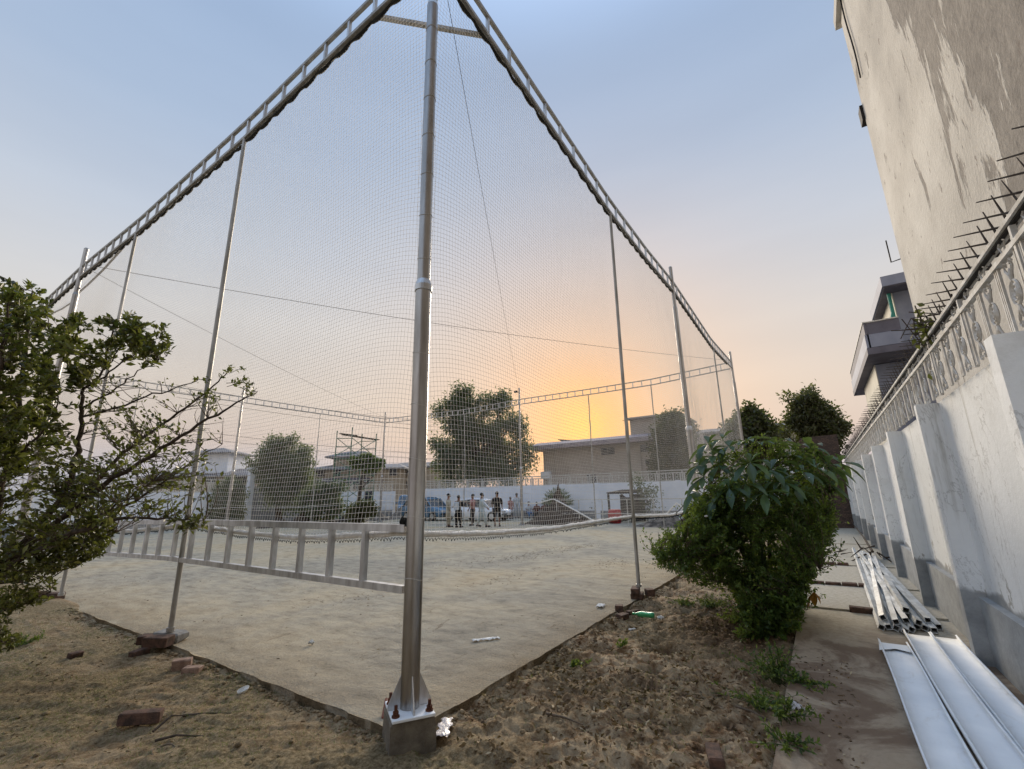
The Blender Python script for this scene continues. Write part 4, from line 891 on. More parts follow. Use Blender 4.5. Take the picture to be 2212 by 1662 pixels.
b = MB(); hip(b, 300, 640, Zd(1020, D), Zd(1000, D), D+1, 10, .9, .5); b.build('roof', 'roof_grey', t)
b = MB(); hbox(b, 404, 484, Zd(1015, D), Zd(968, D), D+2.5, 5); b.build('tower', 'white_far', t)
b = MB(); hip(b, 404, 484, Zd(966, D), Zd(951, D), D+2.5, 5, .8, .02); b.build('tower_roof', 'roof_grey', t)
for x in (455, 520, 560, 600): hwin(t, x, 1034, 1.5, 1.2, D+1)
b = MB(); hbox(b, 440, 600, Zd(1045, D), Zd(1041, D), D+.4, .8); b.build('window_ledge', 'bld_grey', t)
t = thing('villa', PD(760, 1060, D)*(1, 1, 0), 'beige villa with a low hipped turret behind the scaffold tower', 'house')
b = MB(); hbox(b, 672, 862, 0, Zd(1012, D), D, 10); b.build('wall', 'tan_wall', t)
b = MB(); hip(b, 672, 862, Zd(1010, D), Zd(996, D), D, 10, .9, .75); b.build('roof', 'roof_grey', t)
b = MB(); hbox(b, 715, 790, Zd(1008, D), Zd(982, D), D+2, 5); b.build('turret', 'tan_wall', t)
b = MB(); hip(b, 715, 790, Zd(981, D), Zd(966, D), D+2, 5, .9, .55); b.build('turret_roof', 'roof_grey', t)
b = MB(); hbox(b, 672, 790, Zd(1041, D), Zd(1031, D), D-1.6, 1.5); b.build('porch_roof', 'slab_dark', t)
for x, y, w, h in ((690, 1022, 1.4, 1), (730, 1021, .8, 1.1), (800, 1019, 1.6, .9), (850, 1021, 1, .9), (738, 1048, .9, 1.1), (770, 1048, .8, 1.1)): hwin(t, x, y, w, h, D)
t = thing('villa', PD(900, 1060, D+6)*(1, 1, 0), 'tan villa with stepped grey roofs just left of the near corner pole', 'house')
b = MB(); hbox(b, 826, 960, 0, Zd(1010, D+6), D+6, 10); b.build('wall', 'tan_wall', t)
b = MB(); hip(b, 826, 960, Zd(1008, D+6), Zd(994, D+6), D+6, 10, .6, .6); b.build('roof', 'roof_grey', t)
b = MB(); hbox(b, 822, 890, 0, Zd(1026, D+6), D+4, 2); b.build('front_bay', 'tan_wall', t)
b = MB(); hip(b, 822, 890, Zd(1025, D+6), Zd(1016, D+6), D+4, 2, .6, .6); b.build('bay_roof', 'roof_grey', t)
for x, y in ((836, 1031), (850, 1031), (864, 1031), (840, 1050), (858, 1050), (875, 1048)): hwin(t, x, y, .7, 1.0, D+4)
# ------------------------------------------------------------------ scaffold tower
t = thing('scaffold_tower', (20, 27.6, 0), 'green tube scaffold tower with a plank on top beside the leaning tree', 'scaffold')
lp = [PY(714, 1120, 28.2), PY(748, 1120, 27.2), PY(771, 1120, 28.2), PY(803, 1120, 27.2)]
lp = [np.array([q[0], q[1], 0]) for q in lp]; ztop = PY(712, 928, 28)[2]
Zt = lambda z: np.array([0, 0, z])
for i, q in enumerate(lp): b = MB(); b.tube([q, q+Zt(ztop+(.25 if i == 1 else 0))], .04, 8); b.build('leg', 'scaff_green', t)
tiers = np.linspace(0.05, ztop-.45, 5)
b = MB()
for k in range(4):
    z0, z1 = tiers[k], tiers[k+1]
    for (a, c_) in ((0, 1), (2, 3)):
        for f in (.12, .5, .9): b.tube([lp[a]+Zt(z0+(z1-z0)*f), lp[c_]+Zt(z0+(z1-z0)*f)], .032, 6)
    for (a, c_) in ((0, 2), (1, 3)):
        b.tube([lp[a]+Zt(z0+.1), lp[c_]+Zt(z1-.1)], .028, 6); b.tube([lp[c_]+Zt(z0+.1), lp[a]+Zt(z1-.1)], .028, 6)
b.build('braces', 'scaff_green', t)
b = MB(); c0 = (lp[0]+lp[1])/2; c1 = (lp[2]+lp[3])/2; d = (c1-c0)/np.linalg.norm(c1-c0)
b.beam(c0-d*.1+Zt(ztop-.32), c1+d*.9+Zt(ztop-.42), .5, .05); b.beam(c0-d*.4+Zt(ztop-.27), c0+d*1.1+Zt(ztop-.27), .3, .05); b.build('plank', 'board', t)
# ------------------------------------------------------------------ cars
def car(p, ang, m, label, L_=4.2, W_=1.72, Hh=1.46, suv=False):
    t = thing('parked_car', (p[0], p[1], 0), label, 'car'); cs, sn = math.cos(ang), math.sin(ang)
    T = lambda x, y, z: (p[0]+cs*x-sn*y, p[1]+sn*x+cs*y, z)     # x forward
    hb = Hh*.6; h2 = L_/2; w = W_/2
    prof = [(-h2, .42, .86), (-h2+.1, .3, .93), (-h2+.5, .22, .98), (-.6, .2, 1), (.4, .2, 1), (h2-1.1, .2, .99), (h2-.5, .22, .95), (h2-.12, .3, .86), (h2, .4, .78)]
    tops = [hb*.9, hb*1.0, hb*1.06, hb*1.04, hb*1.02, hb*.99, hb*.9, hb*.78, hb*.66]
    rings = []
    for (x, zb, ws), zt in zip(prof, tops):
        ww = w*ws; rings.append([T(x, -ww*.92, zb), T(x, -ww, zb+.12), T(x, -ww, zt*.62), T(x, -ww*.95, zt-.06), T(x, -ww*.85, zt), T(x, ww*.85, zt), T(x, ww*.95, zt-.06), T(x, ww, zt*.62), T(x, ww, zb+.12), T(x, ww*.92, zb)])
    b = MB(); b.loft(rings); b.build('body', m, t, smooth=True)
    cab = [(-h2+.15, hb*.98, .8), (-h2+.5, Hh*.93, .7), (-h2+1.1, Hh, .72), (-.1, Hh*.99, .72), (.35, Hh*.95, .7), (h2-1.15, hb*.98, .8)]
    b = MB(); 
    def crn(x, z, ww): return (x, ww)
    low = [(-h2+.12, .82), (-.6, .9), (.4, .9), (h2-1.05, .82)]; 
    b.loft([[T(x, -w*q, hb*.97) for x, q in low]+[T(x, w*q, hb*.97) for x, q in low[::-1]],
            [T(x, -w*.74, z_) for x, z_ in ((-h2+.55, Hh*.9), (-.6, Hh*.97), (.3, Hh*.95), (.45, Hh*.9))]+[T(x, w*.74, z_) for x, z_ in ((.45, Hh*.9), (.3, Hh*.95), (-.6, Hh*.97), (-h2+.55, Hh*.9))]])
    b.build('windows', 'glass_dark', t)
    b = MB(); b.loft([[T(x, -w*.75, z_-.03) for x, z_ in ((-h2+.45, Hh*.9), (-.6, Hh*.97), (.3, Hh*.95), (.5, Hh*.89))]+[T(x, w*.75, z_-.03) for x, z_ in ((.5, Hh*.89), (.3, Hh*.95), (-.6, Hh*.97), (-h2+.45, Hh*.9))],
                      [T(x, -w*.6, z_+.03) for x, z_ in ((-h2+.6, Hh*.93), (-.6, Hh*.99), (.2, Hh*.97), (.32, Hh*.94))]+[T(x, w*.6, z_+.03) for x, z_ in ((.32, Hh*.94), (.2, Hh*.97), (-.6, Hh*.99), (-h2+.6, Hh*.93))]])
    b.build('roof', m, t, smooth=True)
    b = MB()
    for sy in (-1, 1):
        for (x0, x1) in ((-h2+.12, -h2+.55), (-.45, -.35), (h2-1.05, .48)): b.beam(T(x0, sy*w*.87, hb*.97), T(x1, sy*w*.75, Hh*.93), .07, .05)
    b.build('pillars', m, t)
    for sx in (-1, 1):
        for sy in (-1, 1):
            c_ = np.array(T(sx*(h2-.78), sy*(w-.12), .31)); ax = np.array([-sn, cs, 0])*sy
            b = MB(); b.tube([c_-ax*.02, c_+ax*.14], .31, 20); o_ = b.build('wheel', 'tyre', t)
            b = MB(); b.tube([c_+ax*.13, c_+ax*.15], .19, 14); 
            r_ = b.build('rim', 'galv', t); r_.parent = o_
    for sy in (-1, 1):
        b = MB(); b.box(T(h2-.1, sy*w*.62, hb*.68), (.2, .34, .15), ang, bev=.02); b.build('headlight', 'lamp_glass', t)
        b = MB(); b.box(T(.75, sy*(w+.06), hb*1.05), (.12, .18, .12), ang, bev=.02); b.build('wing_mirror', m, t)
    b = MB(); b.box(T(h2-.03, 0, hb*.42), (.1, .95, .22), ang, bev=.02); b.build('grille', 'dark_metal', t)
    b = MB(); b.box(T(h2+.03, 0, hb*.5), (.02, .5, .12), ang); b.build('number_plate', 'white_steel', t)
    return t
dv = lambda r, a: math.atan2(*(c2w((r, a, 0), False)[:2][::-1]))      # heading given as (right, away) of the camera
p = G(1040, 1125); car(p, dv(.93, -.5), 'car_white', 'white hatchback parked behind the group of people with its nose to the right')
p = G(925, 1124); car(p, dv(.8, -.62), 'car_blue', 'blue car with a silver roof parked behind the near pole, left of the white car', 4.3, 1.75, 1.62)
p = G(880, 1117); car(p, dv(.2, -1), 'car_blue', 'pale blue vehicle seen just left of the near pole beyond the rubble', 4.2, 1.75, 1.9)
# ------------------------------------------------------------------ people
def person(px, py, H_, face, label, top='cl_white', bottom='cl_white', tunic=False, stride=0., arm=(.0, .0), sit=False, zoff=0, shorts=False, bag=False, cap=False, elbow=(.2, .2), D_=None):
    p = G(px, py) if D_ is None else PX(px, py, D_)
    z0 = 0. if D_ is None else 0.
    t = thing('person', (p[0], p[1], z0), label, 'person'); k = H_/1.7
    F_ = c2w((math.sin(face), math.cos(face), 0), False); Rr = np.array([F_[1], -F_[0], 0])
    def W(x, y, z): return np.array([p[0], p[1], z0])+Rr*x*k+F_*y*k+np.array([0, 0, z*k])
    hipz = .9 if not sit else .42
    J = dict(pel=(0, 0, hipz), sp=(0, 0, hipz+.25), ch=(0, -.0, hipz+.42), nk=(0, 0, hipz+.56), hd=(0, .015, hipz+.66), tp=(0, .01, hipz+.76))
    for s, nm, st in ((-1, 'l', -stride), (1, 'r', stride)):
        J[nm+'hip'] = (s*.095, 0, hipz-.02)
        if sit: J[nm+'kn'] = (s*.14, .42, hipz-.02); J[nm+'an'] = (s*.14, .4, .08); J[nm+'to'] = (s*.15, .58, .03)
        else: J[nm+'kn'] = (s*.11, st*.5+.03, .49); J[nm+'an'] = (s*.1, st-.02*abs(st), .09+max(0, -st)*.15); J[nm+'to'] = (s*.12, st+.17, .03+max(0, -st)*.05)
        a = arm[0 if s < 0 else 1]; e = elbow[0 if s < 0 else 1]
        J[nm+'sh'] = (s*.19, -.01, hipz+.48); J[nm+'el'] = (s*(.25), math.sin(a)*.28-.03, hipz+.48-.27*math.cos(a)); 
        b2 = a+e*2.2; J[nm+'wr'] = (s*.25, J[nm+'el'][1]+math.sin(b2)*.25, J[nm+'el'][2]-math.cos(b2)*.25); J[nm+'pa'] = (s*.25, J[nm+'wr'][1]+math.sin(b2)*.07, J[nm+'wr'][2]-math.cos(b2)*.07)
    ks = list(J); idx = {n_: i for i, n_ in enumerate(ks)}
    E_ = [('pel', 'sp'), ('sp', 'ch'), ('ch', 'nk'), ('nk', 'hd'), ('hd', 'tp')]
    for s in 'lr': E_ += [('pel', s+'hip'), (s+'hip', s+'kn'), (s+'kn', s+'an'), (s+'an', s+'to'), ('ch', s+'sh'), (s+'sh', s+'el'), (s+'el', s+'wr'), (s+'wr', s+'pa')]
    rad = dict(pel=.13, sp=.115, ch=.14, nk=.055, hd=.088, tp=.07, hip=.088, kn=.055, an=.036, to=.03, sh=.06, el=.04, wr=.026, pa=.034)
    V = [W(*J[n_]) for n_ in ks]; Rd = [rad[n_] if n_ in rad else rad[n_[1:]] for n_ in ks]; EE = [(idx[a], idx[b_]) for a, b_ in E_]
    for s in 'lr':      # fingers and thumb
        b2 = arm[0 if s == 'l' else 1]+elbow[0 if s == 'l' else 1]*2.2; base = np.array(J[s+'pa']); dr = np.array([0, math.sin(b2), -math.cos(b2)]); sd = np.array([0, math.cos(b2), math.sin(b2)])
        for q in range(5):
            off = sd*(-.03+.02*q) if q < 4 else sd*.035; ln = (.06, .075, .072, .06, .045)[q]; d2 = dr if q < 4 else (dr*.7+sd*.7)
            a0 = base+off*.9+dr*.01; a1 = a0+d2*ln*.55; a2 = a1+d2*ln*.4+np.array([(-.02 if s == 'r' else .02), 0, 0])
            i0 = len(V); V += [W(*a0), W(*a1), W(*a2)]; Rd += [.0095, .009, .0075]; EE += [(idx[s+'pa'], i0), (i0, i0+1), (i0+1, i0+2)]
    me = bpy.data.meshes.new('body'); me.from_pydata([tuple(v-OFF[t.name]) for v in V], EE, []); me.materials.append(MATS['skin'])
    o_ = bpy.data.objects.new('body', me); COL.objects.link(o_); o_.parent = t; OFF[o_.name] = OFF[t.name]
    md = o_.modifiers.new('skin', 'SKIN'); md.use_smooth_shade = True
    for i, v in enumerate(me.skin_vertices[0].data): v.radius = (Rd[i]*k, Rd[i]*k*(.82 if i in (idx['pel'], idx['sp'], idx['ch']) else 1)); v.use_root = (i == idx['pel'])
    o_.modifiers.new('sub', 'SUBSURF').levels = 1; o_.modifiers['sub'].render_levels = 1
    el_ = lambda x, y, z, a, c_, n_=14: [W(x+a*math.cos(q), y+c_*math.sin(q), z) for q in np.arange(n_)*2*math.pi/n_]
    h = hipz
    b = MB(); b.loft([el_(0, .0, h+.7, .088, .1), el_(0, -.012, h+.76, .092, .1), el_(0, -.01, h+.81, .075, .085), el_(0, -.01, h+.845, .03, .035)]); b.build('hair', 'hair', t, smooth=True)
    b = MB()
    for sx in (-1, 1): b.tube([W(sx*.032, .1, h+.705), W(sx*.032, .112, h+.705)], .009*k, 6)
    b.build('eyes', 'hair', t)
    b = MB(); b.loft([[W(sx, .09, h+.7), W(sx*.6, .11, h+.66)] for sx in ()] or [el_(0, .095, h+.655, .014, .02, 6), el_(0, .085, h+.70, .007, .014, 6)]); b.build('nose', 'skin', t)
    hem = h-(.48 if tunic else .04)
    rings = [el_(0, 0, hem, .2 if tunic else .165, .15 if tunic else .125), el_(0, 0, h-.05, .18, .135), el_(0, 0, h+.12, .155, .115), el_(0, 0, h+.3, .18, .13), el_(0, -.005, h+.44, .2, .125), el_(0, -.005, h+.51, .15, .09), el_(0, 0, h+.55, .068, .065)]
    b = MB(); b.loft(rings, cap=True)
    for s, nm in ((-1, 'l'), (1, 'r')):
        a0, a1, a2 = (np.array(J[nm+q]) for q in ('sh', 'el', 'wr')); full = tunic or top in ('cl_black2',)
        pts = [a0-np.array([s*.03, 0, 0]), a0+(a1-a0)*.5, a1] + ([a1+(a2-a1)*.9] if full else []); b.tube([W(*q) for q in pts], [r_*k for r_ in ([.075, .07, .062, .05] if full else [.075, .072, .066])], 10)
    b.build('shirt', top, t, smooth=True)
    b = MB()
    for s, nm in ((-1, 'l'), (1, 'r')):
        a0, a1, a2 = (np.array(J[nm+q]) for q in ('hip', 'kn', 'an')); end = a1+(a2-a1)*(.1 if shorts else .92)
        b.tube([W(*q) for q in (a0+(0, 0, .03), a0+(a1-a0)*.5, a1, end)], [r_*k for r_ in (.115, .1, .082, .07)], 12)
    b.build('trousers', bottom, t, smooth=True)
    for nm in 'lr':
        a, c_ = np.array(J[nm+'an']), np.array(J[nm+'to']); b = MB(); b.tube([W(a[0], a[1]-.06, a[2]-.05), W(a[0], a[1]+.03, a[2]-.045), W(c_[0], c_[1]+.02, c_[2]+.01), W(c_[0], c_[1]+.06, c_[2])], [.035*k, .045*k, .04*k, .018*k], 8); b.build('shoe', 'cl_dark', t, smooth=True)
    if bag: b = MB(); b.box(W(0, -.2, h+.25), (.3*k, .16*k, .42*k), math.atan2(Rr[1], Rr[0]), bev=.03*k); b.build('backpack', 'cl_white', t)
    return t
person(968, 1139, 1.72, 1.3, 'man in a long beige tunic and loose trousers, leftmost of the group on the court', 'cl_beige', 'cl_beige', True, .03, (.1, .05), elbow=(.1, .1))
person(990, 1140, 1.62, .5, 'man in black with a pale bag across his back beside the man in beige', 'cl_black', 'cl_black', True, .06, (.1, .5), elbow=(.3, .8), bag=True)
person(1021, 1136, 1.68, -1.2, 'man in a pink shirt and dark trousers standing behind the man in pale tunic', 'cl_pink', 'cl_dark', False, .05, (.1, .3), elbow=(.2, .7))
person(1041, 1139, 1.72, 1.5, 'man in a pale grey tunic striding to the right', 'cl_mint', 'cl_mint', True, .24, (-.3, .4), elbow=(.1, .2))
person(1074, 1138, 1.78, .1, 'person in a black shirt and black shorts seen from behind, rightmost of the group', 'cl_black', 'cl_black', False, .05, (.05, .1), elbow=(.1, .15), shorts=True)
person(1103, 1121, 1.5, 2.6, 'person in pink and maroon standing by the car nose', 'cl_pink', 'cl_maroon', True, 0, (.1, .5), elbow=(.1, .8))
person(1117, 1120, 1.75, 3.0, 'man in a white shirt standing left of the camera pole', 'cl_white', 'cl_white', False, .03, (.1, .1))
person(1143, 1120, 1.6, 2.8, 'person in pale clothes sitting right of the camera pole', 'cl_white', 'cl_blue', False, sit=True, arm=(.4, .4), elbow=(.5, .5))
person(1160, 1120, 1.55, 3.1, 'seated person in dark red, left one of the two', 'cl_maroon', 'cl_dark', False, sit=True, arm=(.4, .4), elbow=(.5, .5))
person(1177, 1120, 1.6, 3.4, 'seated person in dark red beside the net heap, right one of the two', 'cl_maroon', 'cl_blue', False, sit=True, arm=(.4, .4), elbow=(.5, .5))
for x, lb in ((1143, 'low bench under the seated person in pale clothes'), (1169, 'low bench under the two seated people in dark red')):
    p = G(x, 1120); b = MB(); b.box((p[0], p[1], .36), (.5, .5 if x < 1150 else 1.2, .05), PHI*0+.3)
    for sx in (-1, 1):
        for sy in (-1, 1): b.tube([(p[0]+sx*.15, p[1]+sy*.2, 0), (p[0]+sx*.15, p[1]+sy*.2, .34)], .02, 6)
    tag(b.build('bench', 'board', loc=(p[0], p[1], 0)), lb, 'bench')
p = G(1172, 1132); b = MB(); lathe(b, [(0, .1), (.02, .13), (.24, .16), (.26, .17)], (p[0], p[1], .0), (0.001, 0, 1)); tag(b.build('bucket', 'cl_blue', loc=(p[0], p[1], 0)), 'small blue bucket on the ground in front of the seated people', 'bucket')
p = PX(1122, 840, 19.35); b = MB(); b.box((19.3, 11.62, 7.55), (.12, .22, .12), bev=.02); b.tube([(19.35, 11.5, 7.5), (19.3, 11.56, 7.55)], .02, 6); tag(b.build('camera_box', 'dark_metal', loc=(19.3, 11.6, 7.5)), 'small dark camera box on top of the middle back pole', 'security camera')
# ------------------------------------------------------------------ gazebo, barrel, heaps
p0 = PX(1298, 1120, 23); p1 = PX(1366, 1120, 23); ya, yb = p0[1], p1[1]; zt = PX(1320, 1060, 23)[2]
t = thing('metal_gazebo', (24, (ya+yb)/2, 0), 'dark metal frame shed with a slatted top in front of the far wall', 'shed')
for x in (23, 25.2):
    for y in (ya-.55, yb): b = MB(); b.box((x, y, zt/2-.1), (.1, .1, zt-.2)); b.build('post', 'dark_metal', t)
b = MB()
for i in range(9): y = ya-.6+(yb-ya+.65)*i/8; b.beam((22.8, y, zt-.15+.0), (25.3, y, zt+.02), .05, .1)
for x in (22.9, 24, 25.2): b.beam((x, ya-.5, zt-.13), (x, yb, zt-.13), .05, .06)
b.build('slatted_roof', 'dark_metal', t)
b = MB(); b.box((25.1, (ya+yb)/2-.3, zt*.42), (.05, abs(yb-ya)*.8, zt*.7)); b.build('back_panel', 'dark_metal', t)
b = MB(); b.box((24.1, yb+.02, zt*.45), (2.2, .04, zt*.85)); b.build('side_panel', 'dark_metal', t)
yc = PX(1341, 1100, 22.95)[1]; b = MB(); b.prism([(yb-.05, .3), (yc, .3), (yc, zt-.25), (yb+.45, zt-.25), (yb+.1, zt-.5), (yb-.05, zt-.85)], (22.93, 0, 0), (0, 1, 0), (0, 0, 1), (1, 0, 0), .05); b.build('front_panel', 'dark_metal', t)
p = PX(1328, 1112, 22.3); b = MB(); lathe(b, [(0, .26), (.05, .32), (.25, .36), (.5, .37), (.68, .34), (.74, .3), (.75, .2)], (p[0], p[1], 0.0), (0.001, 0, 1), 18)
tag(b.build('red_barrel', 'red_plastic', loc=(p[0], p[1], 0), smooth=True), 'red plastic barrel standing in front of the metal gazebo', 'barrel')
def mound(name, c_, rx, ry, h, m, label, cat='heap', rz=0, seed=1, rough=.25, n=46, peak=1.3):
    xs_ = np.linspace(-1, 1, n); X, Y = np.meshgrid(xs_, xs_, indexing='ij'); rr = np.sqrt(X**2+Y**2)
    Z = np.clip(1-rr, 0, 1)**peak*h*(1+rough*(fbm(X*4+seed, Y*4+seed, 4)-.5)*2)+rough*h*.7*(fbm(X*9+seed, Y*9, 4)-.5)*np.clip(1.05-rr, 0, 1)-.03
    px_ = X*rx; py_ = Y*ry; cs, sn = math.cos(rz), math.sin(rz)
    V = np.stack([c_[0]+px_*cs-py_*sn, c_[1]+px_*sn+py_*cs, Z+c_[2]], -1).reshape(-1, 3)
    ii = (np.arange(n-1)[:, None]*n+np.arange(n-1)[None]).ravel(); F = np.stack([ii, ii+n, ii+n+1, ii+1], 1)
    return tag(npmesh(name, V, F, m, loc=(c_[0], c_[1], 0)), label, cat)
simple('soil_dark', (.1, .075, .055), (.04, .03, .025), 2.5, .97, bs=.8, bd=.06)
simple('rubble', (.3, .25, .2), (.07, .06, .05), 3.5, .97, bs=.9, bd=.08)
c0 = PX(1208, 1115, 21.0); mound('soil_heap', (c0[0], c0[1], 0), 1.3, 2.3, 1.5, 'soil_dark', 'dark soil heap rising to a peak under the lifted net edge', seed=3, rough=.6, n=70)
c0 = PX(1440, 1125, 20.5); mound('rubble_heap', (c0[0], c0[1], 0), .9, 1.8, .6, 'rubble', 'low rubble heap at the court corner left of the right shrub', seed=5)
c0 = PX(1485, 1125, 20.5); mound('rubble_heap', (c0[0], c0[1]-.3, 0), .9, 1.2, .8, 'soil_dark', 'dark low heap half hidden by the left tips of the right shrub', seed=6)
c0 = PY(868, 1122, 25.5); mound('rubble_heap', (c0[0], c0[1], 0), 1.6, 1.0, 1.0, 'rubble', 'brown rubble heap beyond the court just left of the near pole', seed=8, rough=.5)
c0 = PY(820, 1122, 25.2); mound('rubble_heap', (c0[0], c0[1], 0), 1.5, .8, .5, 'rubble', 'low brown rubble in front of the white wall corner', seed=9, rough=.5)
for i, x in enumerate((600, 655, 705, 755)):
    c0 = PY(x, 1120, 25.0); mound('soil_heap', (c0[0], c0[1], 0), 1.5, .9, .55+.2*(i % 2), 'soil_dark', ['dark soil heap below the round tree trunk', 'dark soil heap right of the round tree trunk', 'dark soil heap at the left foot of the scaffold', 'dark soil heap at the right foot of the scaffold'][i], seed=20+i, rough=.4)
def rope(pts, r, label, m='net_roll', name='net_edge'):
    b = MB(); P_ = np.array(pts); f = np.linspace(0, len(P_)-1, len(P_)*5); P2 = np.stack([np.interp(f, range(len(P_)), P_[:, i]) for i in range(3)], 1)
    b.tube(P2, r, 6); return tag(b.build(name, m, loc=P_[0]), label, 'rope')
rope([PX(1126, 1088, 19.5), PX(1160, 1088, 19.6), PX(1195, 1078, 19.8), PX(1215, 1088, 19.8), PX(1250, 1107, 19.5), PX(1287, 1128, 19.4)], .035, 'pale net edge rope lifted over the peak of the dark soil heap')
rope([PX(1405, 1117, 19.2), PX(1440, 1110, 19.2), PX(1462, 1087, 19.2), PX(1478, 1100, 19.2), PX(1500, 1112, 19.2)], .035, 'pale net edge rope forming a small peak left of the right shrub')
# ------------------------------------------------------------------ vegetation
def rnddir(n, rs): v = rs.randn(n, 3); return v/np.linalg.norm(v, axis=1, keepdims=True)
def crown(clumps, n, rs, shell=.35):
    sub = []
    for c_ in clumps:
        sq = c_[4] if len(c_) > 4 else 1.
        for _ in range(11):
            d = rnddir(1, rs)[0]; rr = c_[3]*rs.uniform(.5, 1.0); sub.append((c_[0]+d[0]*rr, c_[1]+d[1]*rr, c_[2]+d[2]*rr*sq, c_[3]*rs.uniform(.18, .42), sq))
        sub.append((*c_[:3], c_[3]*.55, sq))
    clumps = sub; shell = .2
    w = np.array([c_[3]**2.3 for c_ in clumps]); w /= w.sum(); ci = rs.choice(len(clumps), n, p=w); C_ = np.array([c_[:3] for c_ in clumps])[ci]; r_ = np.array([c_[3] for c_ in clumps])[ci]
    sq = np.array([c_[4] if len(c_) > 4 else 1. for c_ in clumps])[ci]
    d = rnddir(n, rs); rad = r_*(shell+(1-shell)*rs.rand(n)**.5)*(1+.12*rs.randn(n)); P_ = C_+d*rad[:, None]*np.stack([np.ones(n), np.ones(n), sq], 1)
    return P_, d
def tree(name, base, clumps, n, leaf, m, label, trunk_r=.12, cat='tree', seed=1, bark='bark', limbs=True, per=5, spread=.12, trunk=True, lean=None):
    rs = np.random.RandomState(seed); t = thing(name, base, label, cat); base = np.array(base, float)
    P_, d = crown(clumps, n//per, rs); P_ = np.repeat(P_, per, 0)+rs.randn(n//per*per, 3)*spread; d = np.repeat(d, per, 0)*.6+rnddir(len(P_), rs)+np.array([0, 0, -.1])
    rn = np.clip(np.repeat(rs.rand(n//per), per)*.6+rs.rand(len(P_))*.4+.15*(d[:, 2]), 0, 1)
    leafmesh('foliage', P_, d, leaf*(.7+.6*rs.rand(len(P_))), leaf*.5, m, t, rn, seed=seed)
    cen = np.mean([c_[:3] for c_ in clumps], 0)
    b = MB(); j = cen*.5+base*.5 if lean is None else np.array(lean, float); j[2] = base[2]+(cen[2]-base[2])*.55
    if trunk: b.tube([base, base*.5+j*.5+rs.randn(3)*.05, j], [trunk_r*1.3, trunk_r, trunk_r*.8], 9); b.build('trunk', bark, t, smooth=True)
    if limbs:
        b = MB()
        for c_ in clumps:
            q = np.array(c_[:3]); mid = j*.45+q*.55+rs.randn(3)*.1*c_[3]
            b.tube([j, mid, q], [trunk_r*.55, trunk_r*.3, trunk_r*.12], 6)
            for _ in range(4): e = q+rnddir(1, rs)[0]*c_[3]*.8; b.tube([mid*.4+q*.6, (mid+e)/2*.3+q*.7, e], [trunk_r*.2, trunk_r*.12, .004], 4)
        b.build('limbs', bark, t)
    return t
def CL(specs, D_):      # clumps given as (x, y, radius px) at camera distance D
    out = []
    for s_ in specs:
        x, y, r_ = s_[:3]; dd = s_[3] if len(s_) > 3 else 0
        p = PD(x, y, D_+dd); out.append((p[0], p[1], p[2], r_*D_/FPX, s_[4] if len(s_) > 4 else 1.))
    return out
def gb(x, D_): p = PD(x, 1080, D_); return (p[0], p[1], 0)
# tall dark tree behind the far wall
tree('tall_tree', gb(1045, 44), CL([(1000, 870, 34), (975, 905, 36), (1010, 915, 40), (1045, 880, 24), (1080, 885, 32), (1100, 920, 32), (1060, 940, 44), (1000, 965, 46), (960, 1000, 32), (1050, 1000, 52), (1110, 970, 32), (1130, 1000, 22), (1095, 1010, 40), (1000, 1020, 40), (955, 965, 14), (1140, 960, 14), (1088, 858, 14), (935, 960, 10), (995, 850, 20), (1015, 845, 14), (950, 890, 16), (945, 960, 16), (1125, 940, 12), (1085, 868, 18), (1145, 985, 10), (970, 870, 14)], 44), 30000, .3, 'leaf_far', 'tall dark dense tree behind the far wall right of the near pole', .35, seed=2, spread=.3)
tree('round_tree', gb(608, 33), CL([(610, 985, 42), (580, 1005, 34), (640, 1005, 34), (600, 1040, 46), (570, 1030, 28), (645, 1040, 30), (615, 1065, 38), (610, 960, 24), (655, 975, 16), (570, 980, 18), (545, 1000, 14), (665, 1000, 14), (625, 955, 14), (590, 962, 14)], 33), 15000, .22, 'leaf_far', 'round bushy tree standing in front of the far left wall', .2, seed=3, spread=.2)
rs = np.random.RandomState(4)
tb = PY(768, 1118, 27.0); tb = np.array([tb[0], tb[1], 0]); tt = PY(790, 1012, 27.0)
t = thing('leaning_tree', tb, 'small leaning tree with a thick bare trunk and flat green crown at the scaffold', 'tree')
b = MB(); b.tube([tb, PY(776, 1080, 27), PY(779, 1050, 27), tt], [.2, .17, .16, .14], 9); b.tube([PY(777, 1060, 27), PY(795, 1040, 27.3), PY(810, 1025, 27.4)], [.07, .05, .03], 6); b.build('trunk', 'bark', t, smooth=True)
Dt = 34; P_, d = crown(CL([(772, 1000, 17, 0, .6), (795, 993, 18, 0, .6), (815, 1002, 15, 0, .6), (800, 1010, 18, 0, .5)], 33), 3200, rs); leafmesh('foliage', P_, d+rnddir(3200, rs), .3, .13, 'leaf_bush', t)
b = MB()
for i in range(26): q = tt+rs.randn(3)*(.5, .5, .1); e = q+np.array([rs.randn()*.4, rs.randn()*.4, .7+rs.rand()*1.2]); b.tube([q, (q+e)/2+rs.randn(3)*.08, e], [.014, .01, .004], 4)
b.build('bare_twigs', 'twig', t)
tree('bush', gb(492, 31), CL([(492, 1070, 26), (480, 1095, 24), (505, 1100, 22), (510, 1060, 16), (475, 1060, 14), (495, 1120, 20)], 31), 6000, .22, 'leaf_far', 'dark leafy bush in front of the white wall left of the white main pole', .06, 'bush', 5, spread=.15)
tree('bush', gb(690, 30), CL([(690, 1065, 26), (665, 1085, 26), (715, 1070, 24), (680, 1105, 32), (720, 1095, 22), (735, 1055, 10)], 30), 9000, .2, 'leaf_far', 'wide dark bush between the round tree and the scaffold', .06, 'bush', 6, spread=.15)
